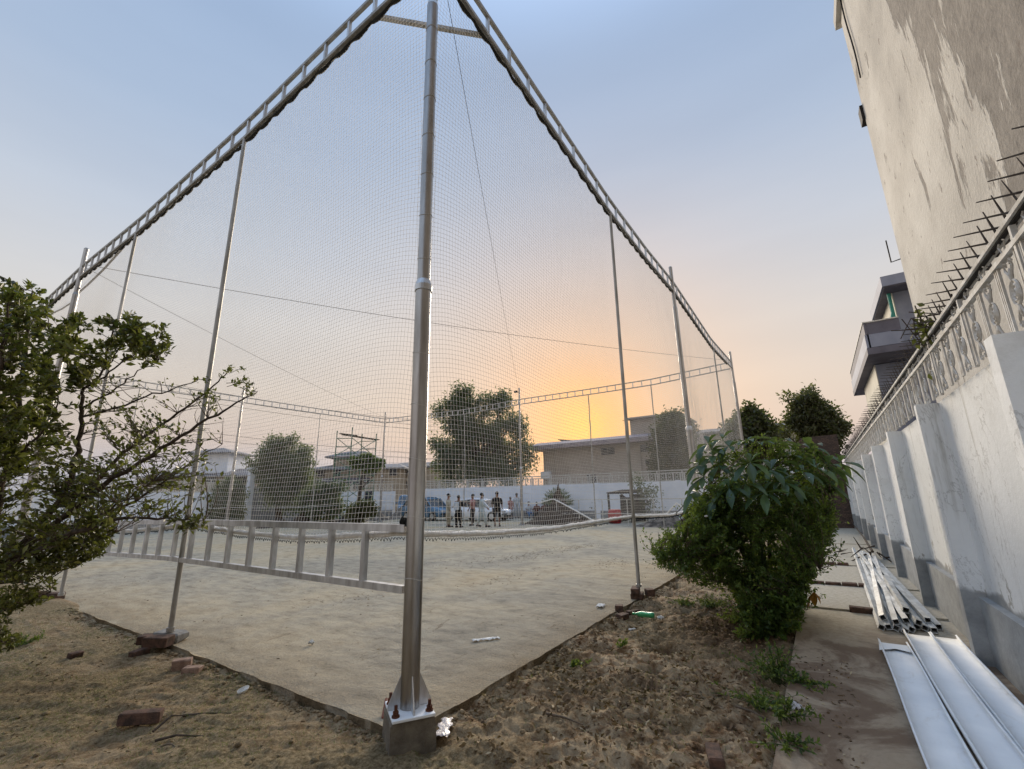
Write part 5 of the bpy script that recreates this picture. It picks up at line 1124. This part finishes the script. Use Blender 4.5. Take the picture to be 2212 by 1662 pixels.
tree('bush', gb(780, 29.5), CL([(775, 1105, 18), (795, 1100, 16), (762, 1110, 14)], 29.5), 3000, .18, 'leaf_dark', 'low dark bush behind the leaning tree trunk', .04, 'bush', 7, spread=.12)
tree('creeper_tree', gb(1452, 38), CL([(1455, 925, 32), (1440, 960, 34), (1475, 960, 34), (1450, 1000, 38), (1485, 1000, 34), (1458, 905, 16), (1435, 1020, 24), (1480, 1030, 34), (1458, 940, 40), (1458, 990, 42), (1445, 1020, 34)], 38), 34000, .27, 'leaf_dark', 'domed tree overgrown with creeper behind the far wall', .3, seed=8, spread=.25)
tree('flowering_tree', gb(1622, 28), CL([(1620, 905, 28), (1600, 930, 30), (1645, 930, 30), (1620, 960, 34), (1660, 960, 22), (1590, 965, 20), (1618, 885, 10)], 28), 9500, .28, 'leaf_dark', 'brownish loose tree top at the far right corner pole', .15, seed=9, spread=.2)
tree('broad_tree', gb(1760, 33), CL([(1735, 870, 26), (1760, 885, 30), (1715, 915, 20), (1790, 900, 22), (1770, 920, 32), (1735, 900, 26), (1805, 930, 22), (1820, 925, 14), (1700, 860, 8), (1750, 850, 12), (1800, 955, 22), (1760, 950, 24), (1695, 935, 12), (1740, 935, 26)], 33), 12000, .26, 'leaf_dark', 'dark open crowned tree rising behind the brick wall', .2, seed=10, spread=.22)
# spiky bush, climbing plant, bush beside gazebo
rs = np.random.RandomState(12); c0 = PX(1205, 1108, 25.6); t = thing('spiky_bush', (c0[0], c0[1], 0), 'spiky round bush against the far wall above the soil heap', 'bush')
n = 1400; d = rnddir(n, rs); d[:, 2] = np.abs(d[:, 2]); P_ = np.array([c0[0], c0[1], .9])+d*rs.rand(n)[:, None]*np.array([.7, 1.0, 1.0]); leafmesh('foliage', P_, d+.3*rnddir(n, rs), .34, .05, 'leaf_far', t)
b = MB()
for i in range(12): e = np.array([c0[0], c0[1], .6])+rnddir(1, rs)[0]*(.5, .7, .5)+(0, 0, .6); b.tube([(c0[0], c0[1], 0), e], [.03, .01], 5)
b.build('stems', 'bark', t)
rs = np.random.RandomState(13); c0 = PX(1398, 1110, 24.4); t = thing('climbing_plant', (c0[0], c0[1], 0), 'thin climbing plant on the far wall right of the metal gazebo', 'plant')
b = MB(); Ps = []
for (x, y) in ((1375, 1040), (1385, 1055), (1395, 1065), (1398, 1080), (1410, 1060), (1405, 1095), (1385, 1085)):
    q = PX(x, y, 24.4); b.tube([(c0[0], c0[1], 0), PX(1400, 1090, 24.4), q], [.03, .02, .008], 5); Ps.append(q+rs.randn(110, 3)*(.15, .28, .22))
b.build('stems', 'bark', t); P_ = np.vstack(Ps); leafmesh('foliage', P_, rnddir(len(P_), rs), .13, .09, 'leaf_far', t)
tree('bush', gb(1300, 32), CL([(1300, 1080, 18), (1290, 1095, 14), (1312, 1095, 14)], 32), 2600, .17, 'leaf_dark', 'dark bush leaning on the left side of the metal gazebo', .04, 'bush', 14, spread=.12)
tree('small_shrub', gb(1095, 36.5), CL([(1092, 1095, 7), (1101, 1089, 5)], 36.5), 300, .17, 'leaf_far', 'tiny shrub tip against the far wall behind the person in black shorts', .03, 'bush', 15, spread=.1)
# ---- generic twiggy shrub
def inpoly(x, y, poly):
    c_ = False; j = len(poly)-1
    for i in range(len(poly)):
        (xi, yi), (xj, yj) = poly[i], poly[j]
        if (yi > y) != (yj > y) and x < (xj-xi)*(y-yi)/(yj-yi)+xi: c_ = not c_
        j = i
    return c_
def shrub(t, branches, regions, leafm, barkm, seed, rootpull=(0, 0)):
    rs = np.random.RandomState(seed); b = MB(); skel = []
    for pts, r0, r1 in branches:
        pts = np.array(pts, float); f = np.linspace(0, len(pts)-1, len(pts)*4); Q = np.stack([np.interp(f, range(len(pts)), pts[:, i]) for i in range(3)], 1)
        for _ in range(2): Q[1:-1] = (Q[:-2]+2*Q[1:-1]+Q[2:])/4
        Q[1:-1] += rs.randn(len(Q)-2, 3)*.008
        b.tube(Q, np.linspace(r0, r1, len(Q)), 8); skel.append(Q)
    b.build('branches', barkm, t, smooth=True); S_ = np.vstack(skel); b = MB(); LP, LD, LS, LR = [], [], [], []
    for poly, D0, dD, n, nl, ls, back in regions:
        xs_ = [q[0] for q in poly]; ys_ = [q[1] for q in poly]; k = 0
        while k < n:
            x, y = rs.uniform(min(xs_), max(xs_)), rs.uniform(min(ys_), max(ys_))
            if not inpoly(x, y, poly): continue
            k += 1; T_ = PD(x, y, D0+rs.uniform(-dD, dD)); dist = np.linalg.norm((S_-T_)*(1, 1, 1.0), axis=1)+np.maximum(0, S_[:, 2]-T_[2]+.08)*1.5
            a = S_[np.argmin(dist)]; ln = np.linalg.norm(T_-a)
            if ln > back: a = T_+(a-T_)/ln*back; ln = back
            mid = (a+T_)/2+rs.randn(3)*ln*.12; mid[2] -= ln*.05; r_ = .0028+.004*ln
            f = np.linspace(0, 1, 6)[:, None]; C_ = a*(1-f)**2+2*mid*f*(1-f)+T_*f**2; b.tube(C_, np.linspace(r_, .0016, 6), 4, False)
            m_ = int(nl*rs.uniform(.5, 1.5)); 
            if m_ < 1: continue
            u = rs.uniform(.35, 1.03, m_)[:, None]; Lp = a*(1-u)**2+2*mid*u*(1-u)+T_*u**2; tdir = (T_-a)/(ln+1e-6)
            LP.append(Lp+rs.randn(m_, 3)*.012); LD.append(tdir*.7+rnddir(m_, rs)*.9+(0, 0, .25)); LS.append(np.full(m_, ls)*(.6+.7*rs.rand(m_)))
            LR.append(np.clip(rs.rand()*.55+.45*rs.rand(m_), 0, 1))
    b.build('twigs', 'twig', t); LP = np.vstack(LP); LD = np.vstack(LD); LS = np.hstack(LS)
    leafmesh('leaves', LP, LD, LS, LS*.48, leafm, t, np.hstack(LR), seed=seed, droop=.1)
# ---- left shrub near the camera
D0 = 4.3; bp = PD(-170, 1470, D0); bp[2] = -.1
def B(*pts, D_=D0): return [PD(x, y, D_+(q[0] if q else 0)) for x, y, *q in pts]
t = thing('leafy_shrub', bp, 'large loose shrub with glossy leaves and bare twigs at the left edge', 'shrub')
br = [([bp]+B((-120, 1380), (-40, 1270), (0, 1225)), .07, .045),
      (B((0, 1225), (70, 1150), (150, 1050, .1), (172, 960, .1), (178, 880, .1), (180, 840, .1)), .034, .014),
      (B((180, 845, .1), (160, 800, .1), (140, 770), (135, 720)), .011, .003), (B((180, 840, .1), (220, 815, .1), (232, 770), (245, 710), (250, 690)), .013, .003),
      (B((215, 820, .1), (270, 780), (310, 745), (365, 720)), .009, .002), (B((180, 880, .1), (240, 850), (300, 800), (360, 770)), .011, .002),
      (B((225, 800, .1), (270, 740), (290, 715)), .007, .002),
      (B((0, 1225), (110, 1140), (250, 1030, -.2), (360, 960, -.2), (450, 905, -.2), (520, 865, -.2), (556, 845, -.2)), .03, .003),
      (B((150, 1105), (240, 1000), (330, 930, .2), (420, 870, .2), (480, 820, .2), (500, 790, .2)), .02, .003),
      (B((180, 900), (260, 880), (340, 850), (420, 825), (450, 815)), .012, .002),
      (B((0, 1225), (130, 1150, .3), (280, 1090, .4), (400, 1010, .4), (480, 960, .4)), .024, .003),
      (B((0, 1235), (120, 1165, -.3), (260, 1120, -.3), (370, 1120, -.3), (440, 1125, -.3)), .024, .003),
      (B((60, 1200, -.2), (150, 1160, -.3), (240, 1100, -.3), (330, 1040, -.3)), .016, .003),
      (B((0, 1250), (80, 1225), (160, 1195), (250, 1150)), .018, .003), (B((0, 1260), (100, 1250), (180, 1215)), .01, .002),
      (B((-40, 1270), (-10, 1100, .2), (30, 950, .2), (50, 800, .2), (60, 700, .2), (70, 630, .2)), .04, .006),
      (B((-60, 1290), (-50, 1100, -.3), (-20, 900, -.3), (10, 740, -.3), (20, 640, -.3)), .04, .006),
      (B((30, 950, .2), (90, 850, .2), (110, 740, .2), (100, 680, .2)), .016, .003), (B((20, 1000, .2), (90, 940), (130, 880), (120, 820)), .014, .003),
      (B((-60, 1300), (-20, 1330), (40, 1310), (110, 1280)), .012, .003), (B((-80, 1340), (-20, 1380), (20, 1390)), .01, .003)]
regs = [([(-60, 610), (60, 600), (100, 640), (125, 720), (120, 860), (130, 960), (60, 1000), (-60, 1000)], D0, .5, 300, 17, .074, .35),
        ([(-60, 960), (160, 960), (230, 1060), (250, 1130), (120, 1180), (0, 1230), (-60, 1260)], D0, .55, 420, 8, .062, .45),
        ([(180, 1000), (300, 950), (420, 950), (470, 1000), (440, 1060), (330, 1110), (200, 1120)], D0, .5, 300, 4, .056, .5),
        ([(120, 760), (140, 690), (180, 680), (200, 740), (180, 850)], D0, .2, 38, 22, .068, .3),
        ([(200, 700), (230, 672), (300, 680), (310, 730), (240, 760), (215, 800)], D0, .2, 42, 18, .068, .3),
        ([(290, 700), (350, 690), (375, 730), (340, 790), (270, 780)], D0, .2, 36, 15, .066, .3),
        ([(470, 790), (515, 785), (560, 830), (555, 860), (480, 850)], D0+.1, .1, 9, 12, .05, .2),
        ([(420, 810), (460, 820), (470, 870), (420, 880)], D0+.1, .1, 9, 10, .045, .25),
        ([(150, 800), (420, 820), (520, 850), (480, 950), (330, 960), (200, 960)], D0, .35, 150, 2.4, .042, .4),
        ([(180, 860), (330, 880), (400, 930), (330, 960), (220, 960)], D0, .35, 40, 12, .045, .3),
        ([(370, 1090), (440, 1100), (455, 1140), (400, 1150), (350, 1120)], D0-.3, .1, 22, 14, .045, .2),
        ([(90, 1150), (240, 1130), (262, 1165), (180, 1210), (60, 1240)], D0, .3, 110, 22, .046, .3),
        ([(-60, 1200), (100, 1210), (120, 1260), (0, 1330), (-60, 1340)], D0, .4, 90, 16, .046, .35),
        ([(-60, 1350), (20, 1360), (50, 1390), (10, 1410), (-60, 1410)], D0, .2, 36, 20, .046, .25),
        ([(-60, 1290), (60, 1280), (110, 1290), (30, 1340), (-60, 1340)], D0, .2, 26, 16, .046, .25)]
shrub(t, br, regs, 'leaf_left', 'bark', 31)
# ---- right shrub: small leaved bush with a vine and a palmate plant growing through it
D1 = 6.0; bp = G(1655, 1370, -.05)
t = thing('dense_shrub', bp, 'big dense green shrub between the court and the concrete path', 'shrub')
Bq = lambda *pts: [PD(x, y, D1+(q[0] if q else 0)) for x, y, *q in pts]
br = [([bp]+Bq((1650, 1300), (1600, 1240), (1540, 1215), (1480, 1200), (1430, 1195)), .035, .006), ([bp]+Bq((1640, 1280), (1600, 1180), (1550, 1110), (1520, 1060)), .04, .006),
      ([bp]+Bq((1665, 1250, .2), (1660, 1120, .3), (1650, 1020, .2)), .045, .006), ([bp]+Bq((1700, 1280, -.2), (1740, 1180, -.2), (1780, 1120, -.2), (1800, 1080, -.2)), .035, .006),
      ([bp]+Bq((1690, 1240, .4), (1720, 1130, .5), (1730, 1040, .5)), .035, .006), ([bp]+Bq((1620, 1290, .3), (1520, 1180, .5), (1480, 1130, .5), (1460, 1110, .5)), .025, .005),
      ([bp]+Bq((1700, 1330, -.4), (1740, 1270, -.5), (1770, 1230, -.5)), .02, .004)]
regs = [([(1500, 1090), (1560, 1040), (1700, 1030), (1790, 1080), (1812, 1130), (1800, 1175), (1765, 1230), (1740, 1290), (1730, 1345), (1690, 1375), (1600, 1370), (1590, 1300), (1560, 1240), (1500, 1160)], D1, .75, 1500, 30, .046, .38),
        ([(1405, 1180), (1450, 1135), (1500, 1100), (1580, 1160), (1590, 1270), (1520, 1262), (1470, 1252), (1418, 1218)], D1+.1, .55, 420, 26, .042, .34),
        ([(1500, 1080), (1560, 1040), (1600, 1100), (1540, 1170), (1500, 1150), (1480, 1120)], D1, .5, 240, 24, .042, .34),
        ([(1740, 1080), (1800, 1085), (1818, 1130), (1795, 1170), (1740, 1180)], D1-.1, .4, 130, 24, .04, .3),
        ([(1380, 1150), (1480, 1080), (1540, 1000), (1640, 930), (1760, 950), (1835, 1060), (1835, 1180), (1780, 1300), (1750, 1380), (1580, 1390), (1540, 1270), (1400, 1245)], D1, .9, 330, 9, .045, .6),
        ([(1590, 1290), (1740, 1280), (1735, 1350), (1690, 1385), (1590, 1375)], D1-.4, .4, 260, 30, .05, .3),
        ([(1560, 975), (1640, 950), (1720, 960), (1790, 985), (1800, 1060), (1560, 1060), (1530, 1010)], D1+.1, .4, 260, 20, .05, .35),
        ([(1480, 1050), (1530, 1040), (1530, 1110), (1480, 1110)], D1+.2, .3, 12, 3, .036, .5)]
shrub(t, br, regs, 'leaf_bush', 'bark', 41)
t = thing('palmate_plant', G(1668, 1372, -.05), 'plant with large drooping palmate leaves rising out of the dense shrub', 'plant'); rs = np.random.RandomState(17)
b = MB(); LP, LD, LS = [], [], []
wh = [(1575, 965, 0), (1640, 958, .1), (1700, 985, .1), (1555, 1005, -.1), (1750, 968, .1), (1790, 1005, 0), (1520, 1030, -.1), (1735, 1020, -.3), (1505, 1062, .1), (1610, 1045, -.5), (1665, 1015, -.4), (1780, 1045, -.1), (1720, 1055, -.4), (1545, 1075, -.3), (1530, 960, .2), (1680, 955, .2), (1620, 1000, -.5), (1800, 1030, .2), (1760, 1010, -.2), (1580, 1030, -.4), (1650, 1065, -.6), (1690, 1040, -.5), (1560, 950, .3), (1720, 975, .3), (1540, 985, .1), (1765, 985, .2), (1610, 955, .2), (1510, 1005, 0), (1815, 1000, .1), (1575, 1055, -.5)]
top = PD(1650, 1010, D1)
for (x, y, dd) in wh:
    q = PD(x, y, D1+dd-.1); st = PD(1655+(x-1655)*.45, y+60, D1+dd*.5); b.tube([st, (st+q)/2+(0, 0, .03), q], [.007, .005, .004], 5)
    k = rs.randint(6, 9); ph = rs.rand()*6; tilt = (q-st); tilt = tilt/np.linalg.norm(tilt)
    e1 = np.cross(tilt, (0, .3, 1)); e1 /= np.linalg.norm(e1); e2 = np.cross(e1, tilt)
    for j in range(k):
        a = ph+j*2*math.pi/k; d = math.cos(a)*e1+math.sin(a)*e2; d = d+tilt*.35+np.array([0, 0, -.1]); d /= np.linalg.norm(d); LP.append(q); LD.append(d); LS.append(rs.uniform(.2, .36))
for i in range(5): e = top+rs.randn(3)*.12; b.tube([OFF[t.name], (OFF[t.name]+e)/2+rs.randn(3)*.08, e], [.016, .013, .008], 7)
b.build('stems', 'leaf_bush', t)
def bigleaf(name, P_, D_, L_, W_, m, parent, rs, droop=.3):
    V, F, rn = [], [], []
    for p, d, l in zip(P_, D_, L_):
        d = np.array(d); s_ = np.cross(d, (0, 0, 1)); s_ /= np.linalg.norm(s_)+1e-9; n_ = np.cross(s_, d); o = len(V); c_ = rs.rand()
        for f, w in ((.0, .02), (.15, .3), (.4, .85), (.6, 1), (.8, .62), (1, .02)):
            ctr = np.array(p)+d*l*f*(1-.12*f)+np.array([0, 0, -1])*droop*l*f*f; ww = w*l*W_*.5
            V += [ctr-s_*ww+n_*ww*.45, ctr, ctr+s_*ww+n_*ww*.45]
        for i in range(5):
            a = o+i*3; F += [(a, a+3, a+4, a+1), (a+1, a+4, a+5, a+2)]; rn += [c_*.8+rs.rand()*.2, c_*.8+rs.rand()*.2]
    return npmesh(name, V, F, m, parent, rnd=np.array(rn), smooth=True)
bigleaf('leaves', LP, LD, LS, .35, 'leaf_palm', t, rs)
p = PD(1758, 1278, D1-.4); bigleaf('withered_leaves', [p]*5, [(.2*math.cos(a), .5*math.sin(a), -.8) for a in range(5)], [.12, .2, .22, .18, .14], .4, 'leaf_orange', t, rs, .2)
b = MB()
for (x, y) in ((1590, 1012), (1635, 1040), (1712, 1022), (1745, 1035), (1778, 1015), (1525, 1115)):
    p = PD(x, y, D1-.55); b = MB(); [b.tube([p, p+rnddir(1, rs)[0]*.025+(0, 0, .01)], [.012, .002], 5) for _ in range(5)]
    b.build('flower', 'paper', t)
# ---- weeds and grass
def weed(x, y, z, label, n=26, h=.18, w=.2, seed=1, leafm='leaf_bush', D_=None):
    rs = np.random.RandomState(seed); p = G(x, y, z); t = thing('weed', p, label, 'weed'); b = MB(); P_, Dd = [], []
    for i in range(n):
        e = p+np.array([rs.randn()*w*.5, rs.randn()*w*.5, h*rs.uniform(.4, 1.1)]); m_ = p*.5+e*.5+(0, 0, h*.15); b.tube([p+rs.randn(3)*(.03, .03, 0), m_, e], [.0035, .0025, .0012], 4)
        f = rs.uniform(.25, 1, 16)[:, None]; Q = p*(1-f)**2+2*m_*f*(1-f)+e*f*f; P_.append(Q); Dd.append((e-p)/np.linalg.norm(e-p)*.5+rnddir(16, rs)+(0, 0, .2))
    b.build('stems', 'grass', t); P_ = np.vstack(P_); leafmesh('leaves', P_, np.vstack(Dd), .04, .014, leafm, t, seed=seed)
weed(1680, 1475, -.05, 'tall bushy weed at the edge of the path below the right shrub', 34, .26, .26, 51)
weed(1650, 1530, -.05, 'low weed patch on the soil left of the path edge', 18, .1, .3, 52)
weed(1695, 1555, 0, 'thin weed lying over the path edge near the plastic scrap', 16, .12, .2, 53)
weed(1725, 1475, 0, 'flat grassy weed sprawling onto the concrete path', 18, .08, .32, 54)
weed(1700, 1610, 0, 'small creeping weed on the path edge nearest the camera', 12, .05, .2, 55)
weed(1540, 1315, -.05, 'grassy weed clump at the left foot of the dense shrub', 30, .14, .36, 56, 'grass')
weed(1480, 1310, -.05, 'sparse grass clump on the soil between the bricks and the dense shrub', 16, .1, .3, 57, 'grass')
weed(1590, 1350, -.05, 'leafy weed under the left side of the dense shrub', 26, .2, .3, 58)
weed(1345, 1400, -.05, 'single tiny weed sprout near the hole in the soil', 5, .07, .08, 59)
weed(1240, 1440, -.05, 'small green sprout on the rough soil right of the near pole', 6, .05, .12, 60)
weed(50, 1395, -.05, 'small green weed on the soil at the left edge below the shrub', 14, .1, .25, 61)
def scatter(name, n, area, m, size, wd, kindlabel, seed, hlift=.006, up=.15, cond=None):
    rs = np.random.RandomState(seed); X = rs.uniform(area[0], area[1], n*3); Y = rs.uniform(area[2], area[3], n*3); k = fbm(X*1.9+seed, Y*1.9, 3)
    keep = (rs.rand(n*3) < np.clip((k-.38)*5, .06, 1))
    if cond is not None: keep &= cond(X, Y)
    X, Y = X[keep][:n], Y[keep][:n]; Hh, _, _ = dirt_h(X, Y); Z = Hh+hlift; Z = np.where((Y < -2.06), .004, Z); Z = np.where((X > 0) & (Y > 0), .003, Z)
    d = rnddir(len(X), rs); d[:, 2] = d[:, 2]*up+ (up > .5)*.8
    o_ = leafmesh(name, np.stack([X, Y, Z], 1), d, size*(.5+rs.rand(len(X))), size*wd, m, seed=seed); o_['kind'] = 'stuff'
    if kindlabel: o_['label'] = kindlabel
near_cond = lambda X, Y: ((Y < -.03) | (X < -.03))
scatter('leaf_litter', 3600, (.1, 6, -2.05, -.03), 'leaf_dry', .042, .5, None, 71, .01, .45)
scatter('leaf_litter', 260, (-.2, 3, -2.5, -2.0), 'leaf_dry', .03, .5, None, 75, .004, .15)
scatter('leaf_litter', 1500, (-2, -.03, -.6, 7), 'leaf_dry', .022, .4, None, 72, .004, .3)
scatter('leaf_litter', 420, (.1, 12, .1, 10), 'leaf_dry', .03, .35, None, 73, .004, .1)
scatter('dry_grass', 16000, (-2.4, -.03, -.8, 7), 'grass', .026, .09, None, 74, .0, .9)
scatter('dry_grass', 1600, (.1, 6, -2.05, -.05), 'grass', .04, .08, None, 76, .0, .9)
# soil clods along both slab edges
rs = np.random.RandomState(81); V, F = [], []
def clod(p, r_):
    o = len(V); ph = (1+5**.5)/2
    ico = np.array([(-1, ph, 0), (1, ph, 0), (-1, -ph, 0), (1, -ph, 0), (0, -1, ph), (0, 1, ph), (0, -1, -ph), (0, 1, -ph), (ph, 0, -1), (ph, 0, 1), (-ph, 0, -1), (-ph, 0, 1)])/1.9
    q = ico*(1+rs.randn(12, 3)*.16)*r_*np.array([1, 1, .7]); V.extend([tuple(np.array(p)+a) for a in q])
    F.extend([(o+a, o+b_, o+c_) for a, b_, c_ in ((0, 11, 5), (0, 5, 1), (0, 1, 7), (0, 7, 10), (0, 10, 11), (1, 5, 9), (5, 11, 4), (11, 10, 2), (10, 7, 6), (7, 1, 8), (3, 9, 4), (3, 4, 2), (3, 2, 6), (3, 6, 8), (3, 8, 9), (4, 9, 5), (2, 4, 11), (6, 2, 10), (8, 6, 7), (9, 8, 1))])
for i in range(2600):
    if i < 900: x, y = rs.uniform(0, 7), -.05-abs(rs.randn())*.06
    elif i < 1500: x, y = -.05-abs(rs.randn())*.05, rs.uniform(0, 7)
    elif i < 2300: x, y = rs.uniform(.1, 4.5), rs.uniform(-2, -.1)
    else: x, y = rs.uniform(-2, 0), rs.uniform(-.6, 5)
    h_, _, _ = dirt_h(np.array([x]), np.array([y])); clod((x, y, h_[0]+.002), abs(rs.randn())*.009+.005)
o_ = npmesh('soil_clods', V, F, 'dirt', rnd=np.zeros(len(V)), attr='dark_tone', dom='POINT'); o_['kind'] = 'stuff'
# ------------------------------------------------------------------ tubes and channels on the path
rs = np.random.RandomState(91)
t0 = [(4.33+rs.uniform(-.12, .3), y) for y in np.linspace(-2.84, -3.36, 9)]
names = ['leftmost square tube of the fanned bundle on the path', 'second square tube from the left in the fanned bundle', 'third square tube from the left in the fanned bundle', 'fourth square tube from the left in the fanned bundle', 'middle square tube of the lower layer in the bundle', 'fourth square tube from the wall in the lower layer', 'third square tube from the wall in the lower layer', 'second square tube from the wall in the lower layer', 'square tube of the bundle closest to the white wall',
         'upper tube lying slantwise on the left of the bundle', 'upper tube crossing the middle of the bundle', 'upper tube lying over the middle right of the bundle', 'topmost tube pointing at the channels', 'upper tube nearest the wall in the bundle', 'short stub tube on top of the bundle near its open ends']
def sqtube(a, c_, w, label):
    a = np.array(a, float); c_ = np.array(c_, float); d = (c_-a)/np.linalg.norm(c_-a); u = np.cross(d, (0, 0, 1)); u /= np.linalg.norm(u); v = np.cross(u, d); tw = rs.uniform(-.5, .5)
    u, v = u*math.cos(tw)+v*math.sin(tw), v*math.cos(tw)-u*math.sin(tw)
    def ring(p, w_): return [p+u*x*w_/2+v*y*w_/2 for x, y in ((-1, -1), (1, -1), (1, 1), (-1, 1))]
    b = MB(); b.loft([ring(a+d*.3, w*.86), ring(a+d*.001, w*.86), ring(a, w), ring(c_, w)], cap=False)
    tag(b.build('square_tube', 'tube_white', loc=a), label, 'tube', 'white square tubes bundled on the path')
simple('tube_white', (.6, .61, .6), (.3, .3, .28), 9, .5, .2, .2, .003, stretch=(.4, 1, 1), lo=.3, hi=.6)
for i in range(9):
    x, y = t0[i]; fy = -3.0-.035*i+rs.uniform(-.05, .05); sqtube((x, y, .04), (12.3+rs.uniform(-.9, .5), fy, .05), .055, names[i])
for i in range(5):
    x = 4.4+rs.uniform(-.1, .35); y = -2.88-.1*i; fy = (-3.2, -3.3, -3.05, -3.02, -3.15)[i]; sqtube((x, y, .1), (11.2+rs.uniform(-.6, .6), fy, .11), .055, names[9+i])
sqtube((4.75, -3.12, .155), (7.2, -3.16, .16), .06, names[14])
# channels: open folded sheet
def channel(x0, x1, y0, y1, z, label, h=.042, torn=False):
    t_ = .003; cy = (y0+y1)/2; w = abs(y1-y0)
    n = 24; xs_ = np.linspace(x0, x1, n); prof = [(-w/2-.012, h), (-w/2-.002, h+.001), (-w/2, 0), (w/2, 0), (w/2+.002, h+.001), (w/2+.014, h)]
    prof = [(-w/2+.012, h-.006), (-w/2, h), (-w/2+.004, 0), (w/2-.004, 0), (w/2, h), (w/2-.012, h-.006)]
    V = []
    for i, x in enumerate(xs_):
        for a, c_ in prof: V.append((x+(.0 if i < n-1 else rs.uniform(-.01, .01)), cy+a*1+.004*math.sin(x*2.2+y0*9), z+c_+.003*math.sin(x*3+a*9)))
    k = len(prof); F = [(i*k+j, (i+1)*k+j, (i+1)*k+j+1, i*k+j+1) for i in range(n-1) for j in range(k-1)]
    t = thing('sheet_channel', ((x0+x1)/2, cy, z), label, 'channel', None)
    o_ = npmesh('channel_sheet', V, F, 'sheet_white', t); o_.modifiers.new('s', 'SOLIDIFY').thickness = t_
    if torn:
        m_ = npmesh('folded_end', [(x1-.02, y0-.01, z+.012), (x1-.02, y1+.0, z+.012), (x1-.34, y1+.02, z+.02), (x1-.22, cy, z+.018), (x1-.3, y0, z+.02), (x1-.05, y0, z+.012)], [(0, 1, 2, 3), (0, 3, 4, 5)], 'sheet_white', t)
    return t
channel(-2.2, 3.72, -2.99, -2.765, .02, 'white folded sheet channel farthest from the wall with a torn flap at its end', torn=True)
channel(-2.2, 4.12, -3.215, -3.005, .045, 'middle white folded sheet channel of the three')
channel(-2.2, 4.2, -3.43, -3.23, .03, 'white folded sheet channel lying against the foot of the wall')
# bare branch leaning by the far end of the tubes
b = MB(); q = [PY(1885, 1192, -3.25), PY(1865, 1160, -3.3), PY(1845, 1135, -3.35), PY(1835, 1118, -3.35)]; b.tube(q, [.03, .022, .014, .006], 6)
for i in range(10): a = q[0]+rs.randn(3)*.1; b.tube([a, a+rs.randn(3)*.25], [.018, .006], 5)
tag(b.build('dead_branch', 'bark', loc=q[0]), 'dead dark branch leaning at the far end of the tube bundle', 'branch')
b = MB()
for i in range(16): a = G(1770+rs.uniform(-20, 50), 1192+rs.uniform(-4, 6), .05); b.tube([a, a+np.array([rs.randn()*.4, rs.randn()*.3, abs(rs.randn())*.1])], [.014, .004], 4)
tag(b.build('brushwood', 'bark', loc=G(1790, 1190)), 'thin pile of cut brushwood on the far path behind the right shrub', 'brushwood')

# power lines far behind on the left, and dry straw swept together on the court
for i, (a, c_) in enumerate((((380, 832), (1100, 925)), ((380, 846), (1100, 933)), ((380, 858), (1100, 941)), ((380, 925), (1100, 985)), ((380, 940), (1100, 994)))):
    cable([PD(a[0], a[1], 55), PD(c_[0], c_[1], 75)], .022, ['uppermost of the thin power lines crossing behind the left net', 'second power line from the top behind the left net', 'middle power line behind the left net', 'fourth power line from the top, passing the round tree top', 'lowest power line passing just above the villa roofs'][i], .8, name='power_line')
rs = np.random.RandomState(99); P_, Dd = [], []
for (x, y, n_, sp) in ((1190, 1192, 260, .8), (1120, 1205, 160, .6), (1260, 1180, 160, .5), (1000, 1215, 90, .8), (780, 1290, 50, .5), (1330, 1215, 120, .5), (1090, 1250, 60, .5)):
    q = G(x, y, .01); P_.append(q+rs.randn(n_, 3)*(sp, sp*.4, .004)); d = rnddir(n_, rs); d[:, 2] *= .1; Dd.append(d)
o_ = leafmesh('straw', np.vstack(P_), np.vstack(Dd), .05, .009, 'leaf_dry', seed=99); o_['kind'] = 'stuff'
